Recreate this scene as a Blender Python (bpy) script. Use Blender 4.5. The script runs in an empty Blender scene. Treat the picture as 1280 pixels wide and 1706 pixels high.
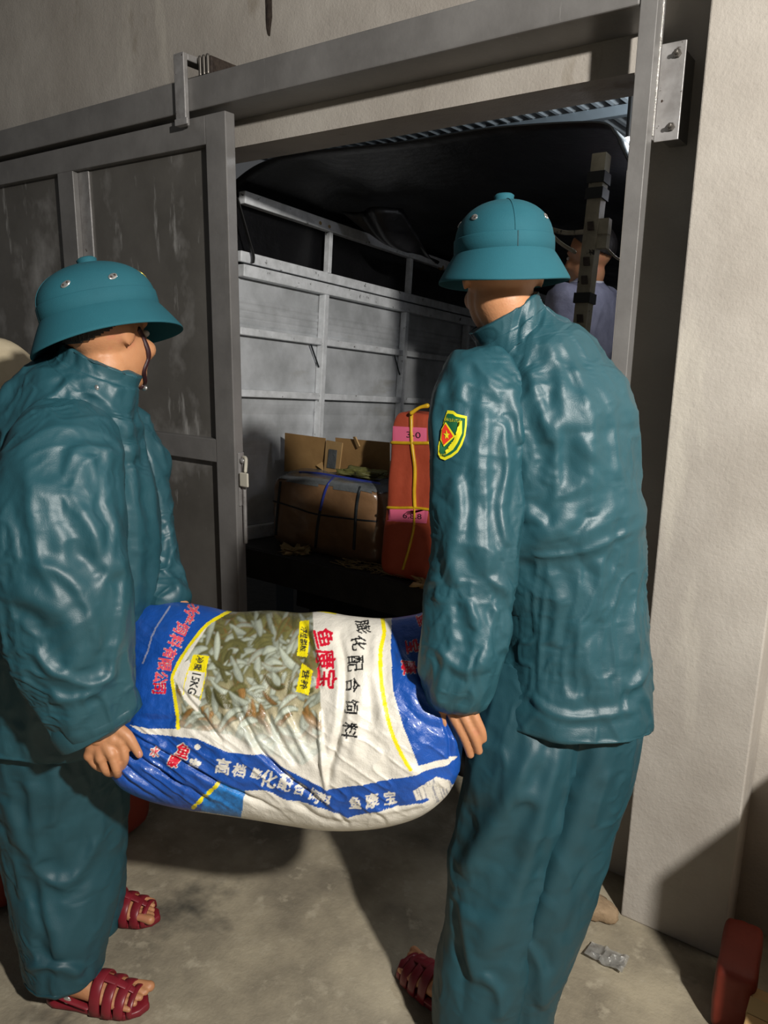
import bpy, bmesh, math, random
import numpy as np
from mathutils import Vector, Matrix
from mathutils.bvhtree import BVHTree

# ------------------------------------------------------------------ camera, world, lights, exposure
S = bpy.context.scene
COL = S.collection
FPX = 1250.0
YAW, PIT, ROLL, CAMH = math.radians(35.0), math.radians(12.7), math.radians(0.9), 1.5
F_ = np.array([-math.sin(YAW)*math.cos(PIT), math.cos(YAW)*math.cos(PIT), -math.sin(PIT)])
_R0 = np.array([math.cos(YAW), math.sin(YAW), 0.0]); _U0 = np.cross(_R0, F_)
R_ = _R0*math.cos(ROLL)+_U0*math.sin(ROLL); U_ = np.cross(R_, F_)
C_ = np.array([0.0, 0.0, CAMH])
cam = bpy.data.cameras.new('camera'); camo = bpy.data.objects.new('camera', cam); COL.objects.link(camo)
cam.sensor_fit = 'VERTICAL'; cam.sensor_height = 36.0; cam.lens = 36.0*FPX/1706.0
cam.clip_start = 0.02; cam.clip_end = 100
camo.matrix_world = Matrix(((R_[0], U_[0], -F_[0], 0), (R_[1], U_[1], -F_[1], 0), (R_[2], U_[2], -F_[2], CAMH), (0, 0, 0, 1)))
S.camera = camo

w = bpy.data.worlds.new('world'); S.world = w; w.use_nodes = True
bg = w.node_tree.nodes['Background']; bg.inputs[0].default_value = (0.95, 0.97, 1.0, 1); bg.inputs[1].default_value = 0.062

def lamp(name, kind, loc, energy, size, color=(1, 1, 1), target=None):
    l = bpy.data.lights.new(name, kind); l.energy = energy; l.color = color
    if kind == 'AREA': l.size = size
    else: l.shadow_soft_size = size
    o = bpy.data.objects.new(name, l); COL.objects.link(o); o.location = loc
    if target is not None:
        o.rotation_euler = (Vector(target)-Vector(loc)).to_track_quat('-Z', 'Y').to_euler()
    return o
lamp('work_light', 'POINT', (1.2, 0.1, 2.42), 450, 0.05, (1.0, 0.96, 0.90))
lamp('yard_light', 'POINT', (-.62, 3.0, 2.33), 40, 0.05, (0.92, 0.97, 1.0))
lamp('yard_light', 'POINT', (-0.80, 2.78, 1.98), 4.5, 0.05, (0.88, 0.90, 1.0))
S.view_settings.view_transform = 'Standard'; S.view_settings.look = 'None'
S.view_settings.exposure = 0.0; S.view_settings.gamma = 1.0; S.view_settings.use_curve_mapping = False

# ------------------------------------------------------------------ geometry helpers
def ray(u, v):
    return F_*FPX+R_*(u-640.0)-U_*(v-853.0)
def P(u, v, d):                       # point seen at (u, v), d metres in front of the lens
    return C_+ray(u, v)*(d/FPX)
def on(u, v, axis, val):
    q = ray(u, v); return C_+q*((val-C_[axis])/q[axis])
def proj(p):
    q = np.asarray(p)-C_; z = q@F_
    return 640+FPX*(q@R_)/z, 853-FPX*(q@U_)/z, z

def nrm(a): return a/max(np.linalg.norm(a), 1e-9)

def hash3(i, seed):
    i = i.astype(np.int64)
    h = (i[..., 0]*374761393+i[..., 1]*668265263+i[..., 2]*1440662683+seed*974634777) & 0xffffffff
    h = ((h ^ (h >> 13))*1274126177) & 0xffffffff
    h = ((h ^ (h >> 16))*2246822519) & 0xffffffff
    return (h & 0xffffff)/float(0xffffff)
def vnoise(p, seed=0):
    p = np.asarray(p, float); i = np.floor(p); f = p-i; f = f*f*f*(f*(f*6-15)+10); out = 0
    for dx in (0, 1):
        for dy in (0, 1):
            for dz in (0, 1):
                wgt = (f[..., 0] if dx else 1-f[..., 0])*(f[..., 1] if dy else 1-f[..., 1])*(f[..., 2] if dz else 1-f[..., 2])
                out = out+wgt*hash3(i+np.array([dx, dy, dz]), seed)
    return out
def fbm(p, seed=0, o=3):
    s = 0; a = 1; t = 0; p = np.asarray(p, float)
    for k in range(o):
        s = s+a*vnoise(p*2**k+k*7.3, seed+k); t += a; a *= .5
    return s/t
def ridge(p, seed=0):
    return 1-np.abs(2*vnoise(p, seed)-1)

ORG = {}
def tag(o, label=None, cat=None, group=None, kind=None):
    if label: o['label'] = label
    if cat: o['category'] = cat
    if group: o['group'] = group
    if kind: o['kind'] = kind
    return o
def thing(name, loc, label, cat, group=None, rot=(0, 0, 0)):
    o = bpy.data.objects.new(name, None); COL.objects.link(o); o.location = loc; o.rotation_euler = rot
    o.empty_display_size = .1
    ORG[o.name] = np.array(loc, float)
    return tag(o, label, cat, group)
def mk(name, verts, faces, mat, parent=None, loc=None, smooth=True, label=None, local=False, kind=None):
    """one mesh object; verts are world coordinates unless local"""
    me = bpy.data.meshes.new(name)
    v = np.asarray(verts, float).reshape(-1, 3)
    if not local:
        org = ORG[parent.name] if parent else np.array(loc if loc is not None else (0, 0, 0), float)
        v = v-org
    me.from_pydata(v.tolist(), [], [tuple(int(i) for i in f) for f in faces])
    if smooth: me.shade_smooth()
    o = bpy.data.objects.new(name, me); COL.objects.link(o)
    if mat: me.materials.append(mat)
    if parent:
        o.parent = parent; ORG[o.name] = ORG[parent.name]
    elif loc is not None:
        o.location = loc; ORG[o.name] = np.array(loc, float)
    else: ORG[o.name] = np.zeros(3)
    if label: o['label'] = label
    if kind: o['kind'] = kind
    return o

class MB:
    def __init__(s): s.v = []; s.f = []; s.n = 0
    def add(s, v, f):
        v = np.asarray(v, float).reshape(-1, 3); s.v.append(v); s.f += [tuple(int(i)+s.n for i in q) for q in f]; s.n += len(v); return s
    def box(s, x0, x1, y0, y1, z0, z1, bev=0.0):
        return s.add(*boxvf(x0, x1, y0, y1, z0, z1, bev))
    def V(s): return np.vstack(s.v)
    def build(s, name, mat, parent=None, **k): return mk(name, s.V(), s.f, mat, parent, **k)

def boxvf(x0, x1, y0, y1, z0, z1, bev=0.0):
    bm = bmesh.new(); bmesh.ops.create_cube(bm, size=1.0)
    bm.transform(Matrix.Translation(((x0+x1)/2, (y0+y1)/2, (z0+z1)/2)) @ Matrix.Diagonal((x1-x0, y1-y0, z1-z0, 1)))
    if bev > 0: bmesh.ops.bevel(bm, geom=bm.edges[:], offset=bev, segments=2, profile=.5, affect='EDGES')
    bm.verts.index_update()
    v = np.array([q.co[:] for q in bm.verts]); f = [[q.index for q in g.verts] for g in bm.faces]; bm.free(); return v, f

def catmull(X, n):
    X = np.asarray(X, float); k = len(X)
    t = np.linspace(0, k-1, n); i = np.clip(t.astype(int), 0, k-2); f = (t-i)[:, None]
    p0 = X[np.clip(i-1, 0, k-1)]; p1 = X[i]; p2 = X[i+1]; p3 = X[np.clip(i+2, 0, k-1)]
    return .5*((2*p1)+(-p0+p2)*f+(2*p0-5*p1+4*p2-p3)*f*f+(-p0+3*p1-3*p2+p3)*f**3)

def gridfaces(nv, nu, wrap=True):
    f = []
    for j in range(nv-1):
        for i in range(nu if wrap else nu-1):
            i2 = (i+1) % nu
            f.append((j*nu+i, j*nu+i2, (j+1)*nu+i2, (j+1)*nu+i))
    return f
def loft(Cc, A, B, nu=24, caps=(True, True), sup=1.0, capk=5, capd=0.6):
    """rings of centre C, half axes A, B (arrays); rounded caps"""
    Cc, A, B = [np.asarray(q, float) for q in (Cc, A, B)]
    def cap(c, a, b, t, rev):
        th = np.linspace(0, math.pi/2, capk+1)[1:]
        th[-1] = math.radians(88)
        r = min(np.linalg.norm(a), np.linalg.norm(b))*capd
        cs = [c+t*r*math.sin(q) for q in th]; as_ = [a*math.cos(q) for q in th]; bs = [b*math.cos(q) for q in th]
        if rev: cs, as_, bs = cs[::-1], as_[::-1], bs[::-1]
        return np.array(cs), np.array(as_), np.array(bs)
    if caps[0]:
        c, a, b = cap(Cc[0], A[0], B[0], nrm(Cc[0]-Cc[1]), True); Cc = np.vstack([c, Cc]); A = np.vstack([a, A]); B = np.vstack([b, B])
    if caps[1]:
        c, a, b = cap(Cc[-1], A[-1], B[-1], nrm(Cc[-1]-Cc[-2]), False); Cc = np.vstack([Cc, c]); A = np.vstack([A, a]); B = np.vstack([B, b])
    th = np.linspace(0, 2*math.pi, nu, endpoint=False)
    co, si = np.cos(th), np.sin(th)
    if sup != 1.0:
        co = np.sign(co)*np.abs(co)**sup; si = np.sign(si)*np.abs(si)**sup
    V = Cc[:, None, :]+co[None, :, None]*A[:, None, :]+si[None, :, None]*B[:, None, :]
    nv = len(Cc); f = gridfaces(nv, nu)
    if caps[0]: f.append(tuple(range(nu))[::-1])
    if caps[1]: f.append(tuple((nv-1)*nu+i for i in range(nu)))
    return V.reshape(-1, 3), f
def tube(pts, rad, nu=12, n=None, k=1.0, up=None, caps=(True, True), capd=1.0):
    """round limb along world points; rad list; k flattening along 'up' """
    X = np.asarray(pts, float); r = np.asarray(rad, float).reshape(-1, 1)
    if len(r) == 1: r = np.repeat(r, len(X), 0)
    D = catmull(np.hstack([X, r]), n or max(8, 5*len(X))); X = D[:, :3]; r = D[:, 3:]
    T = np.gradient(X, axis=0); T /= np.linalg.norm(T, axis=1)[:, None]+1e-9
    u0 = np.array(up if up is not None else (0.13, 0.21, 0.97)); A = []; B = []
    a = nrm(np.cross(T[0], u0))
    for t in T:
        if up is not None: a = nrm(np.cross(t, u0))
        else: a = nrm(a-t*(a@t))
        A.append(a); B.append(np.cross(a, t))
    return loft(X, np.array(A)*r, np.array(B)*r*k, nu, caps, capd=capd)
def pxtube(sec, nu=120, nv=170, caps=(True, True), capd=0.6, sup=1.0):
    """limb from pixel sections (u, v, depth, half width in px, depth/width ratio)"""
    D = catmull(np.array(sec, float), nv)
    X = np.array([P(q[0], q[1], q[2]) for q in D]); wid = D[:, 3]*D[:, 2]/FPX
    T = np.gradient(X, axis=0); T /= np.linalg.norm(T, axis=1)[:, None]
    A = []; B = []
    for x, t in zip(X, T):
        vd = nrm(x-C_); a = nrm(np.cross(t, vd)); A.append(a); B.append(nrm(np.cross(a, t)))
    A = np.array(A)*wid[:, None]; B = np.array(B)*(wid*D[:, 4])[:, None]
    return loft(X, A, B, nu, caps, sup=sup, capd=capd)

def vnormals(V, Fc):
    N = np.zeros_like(V)
    q = np.array([f for f in Fc if len(f) == 4]); 
    n = np.cross(V[q[:, 2]]-V[q[:, 0]], V[q[:, 3]]-V[q[:, 1]])
    for c in range(4):
        for ax in range(3): N[:, ax] += np.bincount(q[:, c], n[:, ax], len(V))
    return N/(np.linalg.norm(N, axis=1)[:, None]+1e-12)
def bvh_of(V, Fc): return BVHTree.FromPolygons([Vector(v) for v in V], [tuple(int(i) for i in f) for f in Fc])
def cast(b, u, v):
    d = Vector(ray(u, v)).normalized(); h = b.ray_cast(Vector(C_), d)
    if h[0] is None:
        return None
    return np.array(h[0]), np.array(h[1])
def folds(V, Fc, items, out):
    """items: (pixel polyline, width m, height m[, kind]); returns displaced V along the outward normals"""
    N = vnormals(V, Fc)
    if np.mean(np.einsum('ij,ij->i', N, V-V.mean(0))) < 0: N = -N
    b = bvh_of(V, Fc); D = np.array(out, float)
    for it in items:
        pl, wd, am = it[:3]; kind = it[3] if len(it) > 3 else 'ridge'
        pl = np.array(pl, float); pts = []; n = []
        S_ = catmull(pl, max(8, int(np.sum(np.linalg.norm(np.diff(pl, axis=0), axis=1))/2.5)))
        for q in S_:
            h = cast(b, q[0], q[1])
            if h: pts.append(h[0]); n.append(h[1])
        if len(pts) < 2: continue
        pts = np.array(pts)
        lo = pts.min(0)-4*wd-.16*(kind == 'step'); hi = pts.max(0)+4*wd+.16*(kind == 'step')
        idx = np.where(np.all((V > lo) & (V < hi), axis=1))[0]
        if len(idx) == 0: continue
        dd = np.linalg.norm(V[idx][:, None, :]-pts[None], axis=2); j = dd.argmin(1); d = dd[np.arange(len(idx)), j]
        d = d*(1+.9*(vnoise(V[idx]*28, 77)-.5)); am_ = am; am = am_*(.45+.9*vnoise(V[idx]*17, 78))
        tt = j/(len(pts)-1.0); tap = np.clip(np.minimum(tt, 1-tt)*5+.15, 0, 1)
        tap = tap*tap*(3-2*tap)
        wd = wd*1.2
        if kind == 'ridge': D[idx] += am*np.exp(-(d/wd)**2)*tap-.35*am*np.exp(-(d/(2.2*wd))**2)*tap
        elif kind == 'fold':      # overlapping edge: high on the left/upper side, sharp drop on the other
            tang = np.gradient(pts, axis=0)[j]; side = np.einsum('ij,ij->i', np.cross(tang, V[idx]-pts[j]), N[idx])
            s = np.sign(side)*d
            D[idx] += am*tap*(np.exp(-((s-.5*wd)/wd)**2)-.7*np.exp(-((s+1.1*wd)/(.9*wd))**2))*np.exp(-(d/(3*wd))**4)
        elif kind == 'step':
            s = V[idx, 2]-pts[j, 2]
            D[idx] += am/(1+np.exp(-np.clip(s/wd, -30, 30)))*np.exp(-np.maximum(0, d-.03)/.05)
    return V+N*D[:, None]

def vremesh(V, Fc, vox, it=2):
    me = bpy.data.meshes.new('tmp'); me.from_pydata(np.asarray(V).tolist(), [], Fc)
    o = bpy.data.objects.new('tmp', me); COL.objects.link(o)
    m = o.modifiers.new('r', 'REMESH'); m.mode = 'VOXEL'; m.voxel_size = vox
    dg = bpy.context.evaluated_depsgraph_get(); e = o.evaluated_get(dg); m2 = bpy.data.meshes.new_from_object(e)
    n = len(m2.vertices); W = np.zeros(n*3); m2.vertices.foreach_get('co', W); W = W.reshape(-1, 3)
    fl = [tuple(p.vertices) for p in m2.polygons]
    ed = np.zeros(len(m2.edges)*2, int); m2.edges.foreach_get('vertices', ed); ed = ed.reshape(-1, 2)
    deg = np.bincount(ed.ravel(), minlength=n)[:, None]
    for _ in range(it):
        A = np.zeros_like(W)
        for ax in range(3):
            A[:, ax] = np.bincount(ed[:, 0], W[ed[:, 1], ax], n)+np.bincount(ed[:, 1], W[ed[:, 0], ax], n)
        W = .4*W+.6*A/np.maximum(deg, 1)
    bpy.data.objects.remove(o); bpy.data.meshes.remove(me); bpy.data.meshes.remove(m2)
    return W, fl
def ellipsoid(c, rx, ry, rz, R=None, nu=20, nv=14):
    th = np.linspace(0.02, math.pi-.02, nv); ph = np.linspace(0, 2*math.pi, nu, endpoint=False)
    v = np.array([[rx*math.sin(a)*math.cos(b), ry*math.sin(a)*math.sin(b), rz*math.cos(a)] for a in th for b in ph])
    if R is not None: v = v@np.asarray(R).T
    f = gridfaces(nv, nu); f.append(tuple(range(nu))[::-1]); f.append(tuple((nv-1)*nu+i for i in range(nu)))
    return v+np.asarray(c), f
def text2d(s, size=1.0):
    cu = bpy.data.curves.new('t', 'FONT'); cu.body = s; cu.align_x = 'CENTER'; cu.align_y = 'CENTER'; cu.size = size; cu.resolution_u = 3
    o = bpy.data.objects.new('t', cu); COL.objects.link(o)
    dg = bpy.context.evaluated_depsgraph_get(); me = bpy.data.meshes.new_from_object(o.evaluated_get(dg))
    v = np.array([q.co[:2] for q in me.vertices]).reshape(-1, 2); me.calc_loop_triangles()
    t = np.array([q.vertices[:] for q in me.loop_triangles]).reshape(-1, 3)
    bpy.data.objects.remove(o); bpy.data.curves.remove(cu); bpy.data.meshes.remove(me)
    return v, t

# ------------------------------------------------------------------ materials
def lin(h):
    c = [int(h[i:i+2], 16)/255 for i in (0, 2, 4)]
    return tuple(x/12.92 if x <= .04045 else ((x+.055)/1.055)**2.4 for x in c)
def mat(name, col, rough=.6, metal=0.0, spec=.5, var=None, vscale=6.0, vstretch=(1, 1, 1), bump=0.0, bscale=80.0, bstretch=(1, 1, 1), coat=0.0, emit=0.0, attr=None, spots=None, vdet=6, vlo=.35, vhi=.65, sheen=0.0, rvar=0.0, bump2=None, ridged=None):
    m = bpy.data.materials.new(name); m.use_nodes = True; nt = m.node_tree; N = nt.nodes; L = nt.links
    b = N['Principled BSDF']; c = lin(col) if isinstance(col, str) else col
    b.inputs['Base Color'].default_value = (*c, 1); b.inputs['Roughness'].default_value = rough; b.inputs['Metallic'].default_value = metal
    b.inputs['Specular IOR Level'].default_value = spec; b.inputs['Coat Weight'].default_value = coat; b.inputs['Coat Roughness'].default_value = .12
    b.inputs['Sheen Weight'].default_value = sheen
    if emit: b.inputs['Emission Color'].default_value = (*c, 1); b.inputs['Emission Strength'].default_value = emit
    tc = N.new('ShaderNodeTexCoord')
    geo = N.new('ShaderNodeNewGeometry')
    def noise(scale, stretch, det=6, rough_=.6):
        mp = N.new('ShaderNodeMapping'); mp.inputs['Scale'].default_value = stretch; L.new(tc.outputs['Object'], mp.inputs[0])
        n = N.new('ShaderNodeTexNoise'); n.inputs['Scale'].default_value = scale; n.inputs['Detail'].default_value = det; n.inputs['Roughness'].default_value = rough_
        L.new(mp.outputs[0], n.inputs['Vector']); return n
    src = None
    if attr:
        a = N.new('ShaderNodeAttribute'); a.attribute_name = attr; src = a.outputs['Color']
    if var:
        n = noise(vscale, vstretch, vdet); r = N.new('ShaderNodeMapRange'); r.inputs['From Min'].default_value = vlo; r.inputs['From Max'].default_value = vhi
        L.new(n.outputs['Fac'], r.inputs['Value']); mx = N.new('ShaderNodeMix'); mx.data_type = 'RGBA'
        if src is None: mx.inputs['A'].default_value = (*c, 1)
        else: L.new(src, mx.inputs['A'])
        mx.inputs['B'].default_value = (*lin(var), 1); L.new(r.outputs[0], mx.inputs['Factor']); src = mx.outputs['Result']
        if rvar:
            rr = N.new('ShaderNodeMapRange'); rr.inputs['To Min'].default_value = rough; rr.inputs['To Max'].default_value = rough+rvar
            L.new(r.outputs[0], rr.inputs['Value']); L.new(rr.outputs[0], b.inputs['Roughness'])
    for (sc, st, lo, hi, cc) in (spots or []):
        n = noise(sc, st, 5); r = N.new('ShaderNodeMapRange'); r.inputs['From Min'].default_value = lo; r.inputs['From Max'].default_value = hi
        L.new(n.outputs['Fac'], r.inputs['Value']); mx = N.new('ShaderNodeMix'); mx.data_type = 'RGBA'
        if src is None: mx.inputs['A'].default_value = (*c, 1)
        else: L.new(src, mx.inputs['A'])
        mx.inputs['B'].default_value = (*lin(cc), 1); L.new(r.outputs[0], mx.inputs['Factor']); src = mx.outputs['Result']
    if src is not None: L.new(src, b.inputs['Base Color'])
    prev = None
    for (bs, bst, bp) in ([(bscale, bstretch, bump)] if bump else [])+([bump2] if bump2 else []):
        n = noise(bs, bst, 5); bu = N.new('ShaderNodeBump'); bu.inputs['Strength'].default_value = 1.0; bu.inputs['Distance'].default_value = bp
        L.new(n.outputs['Fac'], bu.inputs['Height'])
        if prev: L.new(prev.outputs[0], bu.inputs['Normal'])
        prev = bu
    if ridged:
        for (bs, bst, bp) in ridged:
            n = noise(bs, bst, 3, .5); n.noise_type = 'RIDGED_MULTIFRACTAL'; n.inputs['Distortion'].default_value = .6
            bu = N.new('ShaderNodeBump'); bu.inputs['Distance'].default_value = bp; L.new(n.outputs['Fac'], bu.inputs['Height'])
            if prev: L.new(prev.outputs[0], bu.inputs['Normal'])
            prev = bu
    if prev: L.new(prev.outputs[0], b.inputs['Normal'])
    return m
M = {}
M['plaster'] = mat('cement_plaster', 'b6b0a7', .85, var='a09990', vscale=2.2, bump=.004, bscale=9, bump2=(140, (1, 1, 1), .0012), spots=[(5, (1, 1, .5), .62, .75, '857b6c'), (3.2, (1.3, 1, .25), .6, .72, 'c2bcb0')])
M['floor'] = mat('worn_concrete', 'a69c86', .55, var='787060', vscale=4.5, bump=.004, bscale=14, bump2=(120, (1, 1, 1), .0012), spots=[(17, (1, 1, 1), .56, .68, 'a59c88'), (3, (1, 1, 1), .57, .7, '4a473f')], rvar=.25)
M['steel'] = mat('grey_painted_steel', '807e7c', .42, .12, var='6e6c6a', vscale=5, bump=.0006, bscale=60, spots=[(40, (1, 1, .1), .68, .75, '918f8c')])
M['sheet'] = mat('scuffed_steel_sheet', '6b6863', .40, .1, var='595651', vscale=3, bump=.0015, bscale=6, spots=[(3.0, (1, 1, .8), .53, .70, '9b9996'), (10, (1.4, 1, .3), .60, .74, 'b9b8b5')])
M['galv'] = mat('galvanised_steel', 'a9a7a6', .4, .4, var='8f8c8a', vscale=22, bump=.0008, bscale=50, spots=[(55, (1, 1, 1), .66, .7, '3d3028')])
M['weld'] = mat('weld_bead', 'c9c7c3', .25, .8, bump=.004, bscale=160)
M['bolt'] = mat('bolt_steel', '77726c', .35, .8)
M['rust'] = mat('rusted_iron', '4a4038', .7, .3, var='2e2520', vscale=40, bump=.002, bscale=120)
M['truckpaint'] = mat('worn_silver_paint', 'eceff2', .5, .05, var='cfd2d4', vscale=18, bump=.0015, bscale=60, spots=[(26, (1, 1, 1), .64, .7, '3c3833')])
M['truckpanel'] = mat('dusty_truck_sheet', 'd2d5d8', .5, .1, var='adb0b2', vscale=5, bump=.001, bscale=40, spots=[(7, (1, .3, 1), .62, .78, 'a9a9a4')])
M['truckbed'] = mat('truck_bed_boards', '2a2724', .8, var='171513', vscale=9, bump=.003, bscale=40)
M['truckpost'] = mat('chipped_beige_paint', '8d8674', .6, .1, var='756d5c', vscale=20, spots=[(30, (1, 1, .8), .64, .67, '1d1814')])
M['tarp'] = mat('black_tarpaulin', '0c0c0e', .42, var='121214', vscale=4, bump=.006, bscale=11)
M['black'] = mat('black_rubber', '0b0b0b', .6)
M['roofmetal'] = mat('zinc_roof_sheet', 'a6adb2', .35, .5, var='8d9499', vscale=4)
M['purlin'] = mat('galvanised_purlin', '7f8a92', .4, .4)
M['carton'] = mat('brown_cardboard', '9c7a4c', .75, var='8a6a40', vscale=7, bump=.001, bscale=60)
M['carton2'] = mat('tan_cardboard', 'b99766', .75, var='a98757', vscale=7, bump=.001, bscale=60)
M['bale'] = mat('plastic_wrapped_carton', '8c6b4c', .3, var='75583e', vscale=6, bump=.004, bscale=16, coat=.35)
M['film'] = mat('grey_plastic_film', '6d7274', .25, var='55595b', vscale=9, bump=.006, bscale=24, coat=.3)
M['bluestrap'] = mat('blue_plastic_strap', '2c3a8e', .4)
M['darkstrap'] = mat('dark_green_twine', '1c2226', .6)
M['orange'] = mat('orange_red_woven_wrap', 'b8533a', .45, var='a8472f', vscale=7, bump=.003, bscale=14, bump2=(300, (1, 1, 1), .0004))
M['redwrap'] = mat('dark_red_woven_wrap', '84301f', .6, var='742819', vscale=7, bump=.003, bscale=12)
M['pink'] = mat('pink_paper', 'ef6f92', .6)
M['yellowtape'] = mat('yellow_plastic_tie', 'd8b020', .35, var='c59a1c', vscale=30)
M['ink'] = mat('dark_ink', '2b1b26', .7)
M['beigesack'] = mat('beige_woven_sack', 'bfb298', .6, var='a5987c', vscale=6, bump=.004, bscale=10, bump2=(260, (1, 1, 1), .0006))
M['olivesack'] = mat('olive_woven_sack', '6c6b3c', .5, var='57562e', vscale=20, bump=.006, bscale=30)
M['straw'] = mat('pale_straw', 'a38a5c', .7)
M['nylon'] = mat('teal_raincoat_nylon', '224d57', .46, spec=.5, var='1d444d', vscale=3, bump=.0003, bscale=420, ridged=[(9, (1, 1, .4), .0035), (22, (1, 1, .5), .0018), (50, (1, 1, .6), .0006)])
M['nylon2'] = mat('teal_rain_trousers', '204953', .5, spec=.45, var='1b3f48', vscale=3, bump=.0003, bscale=420, ridged=[(6, (1, 1, .35), .004), (17, (1, 1, .4), .0010)])
M['felt'] = mat('teal_helmet_cloth', '205a66', .8, spec=.3, bump=.0004, bscale=700, var='1c525e', vscale=5)
M['feltdark'] = mat('helmet_lining', '10343b', .8)
M['silver'] = mat('silver_eyelet', 'd8d8d6', .25, .85)
M['gold'] = mat('gilt_badge', 'c9b04c', .3, .8)
M['skin'] = mat('skin', 'bb865f', .5, var='b07a55', vscale=12, bump=.0006, bscale=160, spots=[(14, (1, 1, 1), .58, .75, 'b8705a')])
M['skin'].node_tree.nodes['Principled BSDF'].inputs['Subsurface Weight'].default_value = .12
M['skin'].node_tree.nodes['Principled BSDF'].inputs['Subsurface Radius'].default_value = (.012, .005, .003)
M['nail'] = mat('fingernail', 'c98c78', .3)
M['hair'] = mat('black_hair', '120e0c', .55, bump=.003, bscale=220, bstretch=(1, 1, .2))
M['strapbrown'] = mat('dark_brown_leather', '2e1418', .5)
M['eye'] = mat('eye_white', 'd8d2cc', .3)
M['iris'] = mat('dark_iris', '1a0f0a', .2)
M['sandal'] = mat('maroon_plastic_sandal', '7d1f2a', .38, var='6c1923', vscale=20)
M['shirt'] = mat('grey_lavender_shirt', '8d8ea0', .8, var='747587', vscale=9, bump=.004, bscale=30)
M['collarw'] = mat('white_collar', 'd5d5da', .7)
M['darkcloth'] = mat('dark_trouser_cloth', '22252b', .8)
M['patchy'] = mat('patch_yellow_thread', 'd9d21e', .6)
M['patchg'] = mat('patch_green_cloth', '0c5a35', .7)
M['patchr'] = mat('patch_red_cloth', 'd6331c', .6)
M['stone'] = mat('broken_brick_stone', 'a58d70', .85, var='8a7459', vscale=18, bump=.006, bscale=40)
M['clear'] = mat('crumpled_clear_plastic', 'd8d8d4', .12, bump=.004, bscale=60)
M['clear'].node_tree.nodes['Principled BSDF'].inputs['Transmission Weight'].default_value = .8
M['bulb'] = mat('lit_bulb', 'ffffff', .3, emit=6.0)
M['sack'] = mat('printed_woven_sack', 'ffffff', .36, attr='print', spec=.45, bump=.0006, bscale=420, coat=.25, bump2=(34, (1, 1, 1), .003))
M['ground'] = mat('dark_yard_ground', '2b2823', .9, var='1c1a17', vscale=5, bump=.01, bscale=10)
M['paper'] = mat('off_white_paper', 'c9c4b4', .7)

# ------------------------------------------------------------------ setting
YW = 1.96
st = dict(kind='structure')
def struct(name, mb, m, **k):
    o = mb.build(name, m, smooth=False, **k); o['kind'] = 'structure'; return o
mb = MB(); mb.box(-5.0, 3.0, -3.0, 2.13, -.3, 0.0)
fl = struct('floor', mb, M['floor'])
mb = MB(); mb.box(-5.0, -2.34, YW, 2.13, -.3, 2.14); mb.box(-.66, 3.0, YW, 2.13, -.3, 2.14); mb.box(-5.0, 3.0, YW, 2.13, 2.14, 3.4)
struct('wall_back', mb, M['plaster'])
mb = MB(); mb.box(-.461, -.206, 1.804, YW, 0, 3.4, .004)
struct('trim_1', mb, M['plaster'])
gv = np.array([(-7, 2.13, -.32), (4, 2.13, -.32), (4, 12, -.32-.076*9.87), (-7, 12, -.32-.076*9.87)])
o = mk('ground', gv, [(0, 1, 2, 3)], M['ground'], smooth=False); o['kind'] = 'structure'
# gouge in the wall above the track
mb = MB(); g0 = on(448, 10, 1, YW); g1 = on(447, 45, 1, YW)
rng = random.Random(5)
ring = []
for k in range(16):
    a = 2*math.pi*k/16; ring.append((g0[0]+.013*math.cos(a)*(1+.3*rng.random()), YW-.0015, (g0[2]+g1[2])/2+.03+.085*math.sin(a)*(1+.12*rng.random())))
mb.add(ring+[(g0[0], YW-.004, (g0[2]+g1[2])/2+.03)], [(k, (k+1) % 16, 16) for k in range(16)])
tag(mb.build('rust_stain', M['rust'], smooth=False, loc=(g0[0], YW, g0[2])), 'dark brown gouge in the cement wall above the steel track', 'stain')

# track, hanger, door, post
t = thing('door_track', (-2.0, 1.86, 2.27), 'long grey steel box track of the sliding door, fixed across the wall', 'track')
mb = MB(); mb.box(-4.6, -.608, 1.80, YW, 2.222, 2.318, .004); mb.build('track_channel', M['steel'], t, smooth=False)
mb = MB(); mb.box(-4.6, -.608, 1.835, YW, 2.318, 2.326); mb.build('rusty_flange', M['rust'], t, smooth=False)
t = thing('track_bracket', (-2.075, 1.79, 2.28), 'galvanised hanger strap bolted over the track above the door corner', 'bracket')
mb = MB(); mb.box(-2.102, -2.054, 1.782, 1.80, 2.178, 2.392, .003); mb.box(-2.102, -2.054, 1.80, YW, 2.372, 2.392, .003); mb.box(-2.10, -2.04, 1.775, 1.783, 2.178, 2.198, .002); mb.build('strap', M['galv'], t, smooth=False)
mb = MB(); mb.box(-2.05, -1.99, 1.84, YW, 2.325, 2.388, .006); mb.build('wall_block', M['rust'], t, smooth=False)
for k in range(3):
    v, f = tube([(-2.035+.018*k, 1.835, 2.335), (-2.035+.018*k, 1.835, 2.385)], [.006], 10); mk('stud', v, f, M['bolt'], t)

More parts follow.
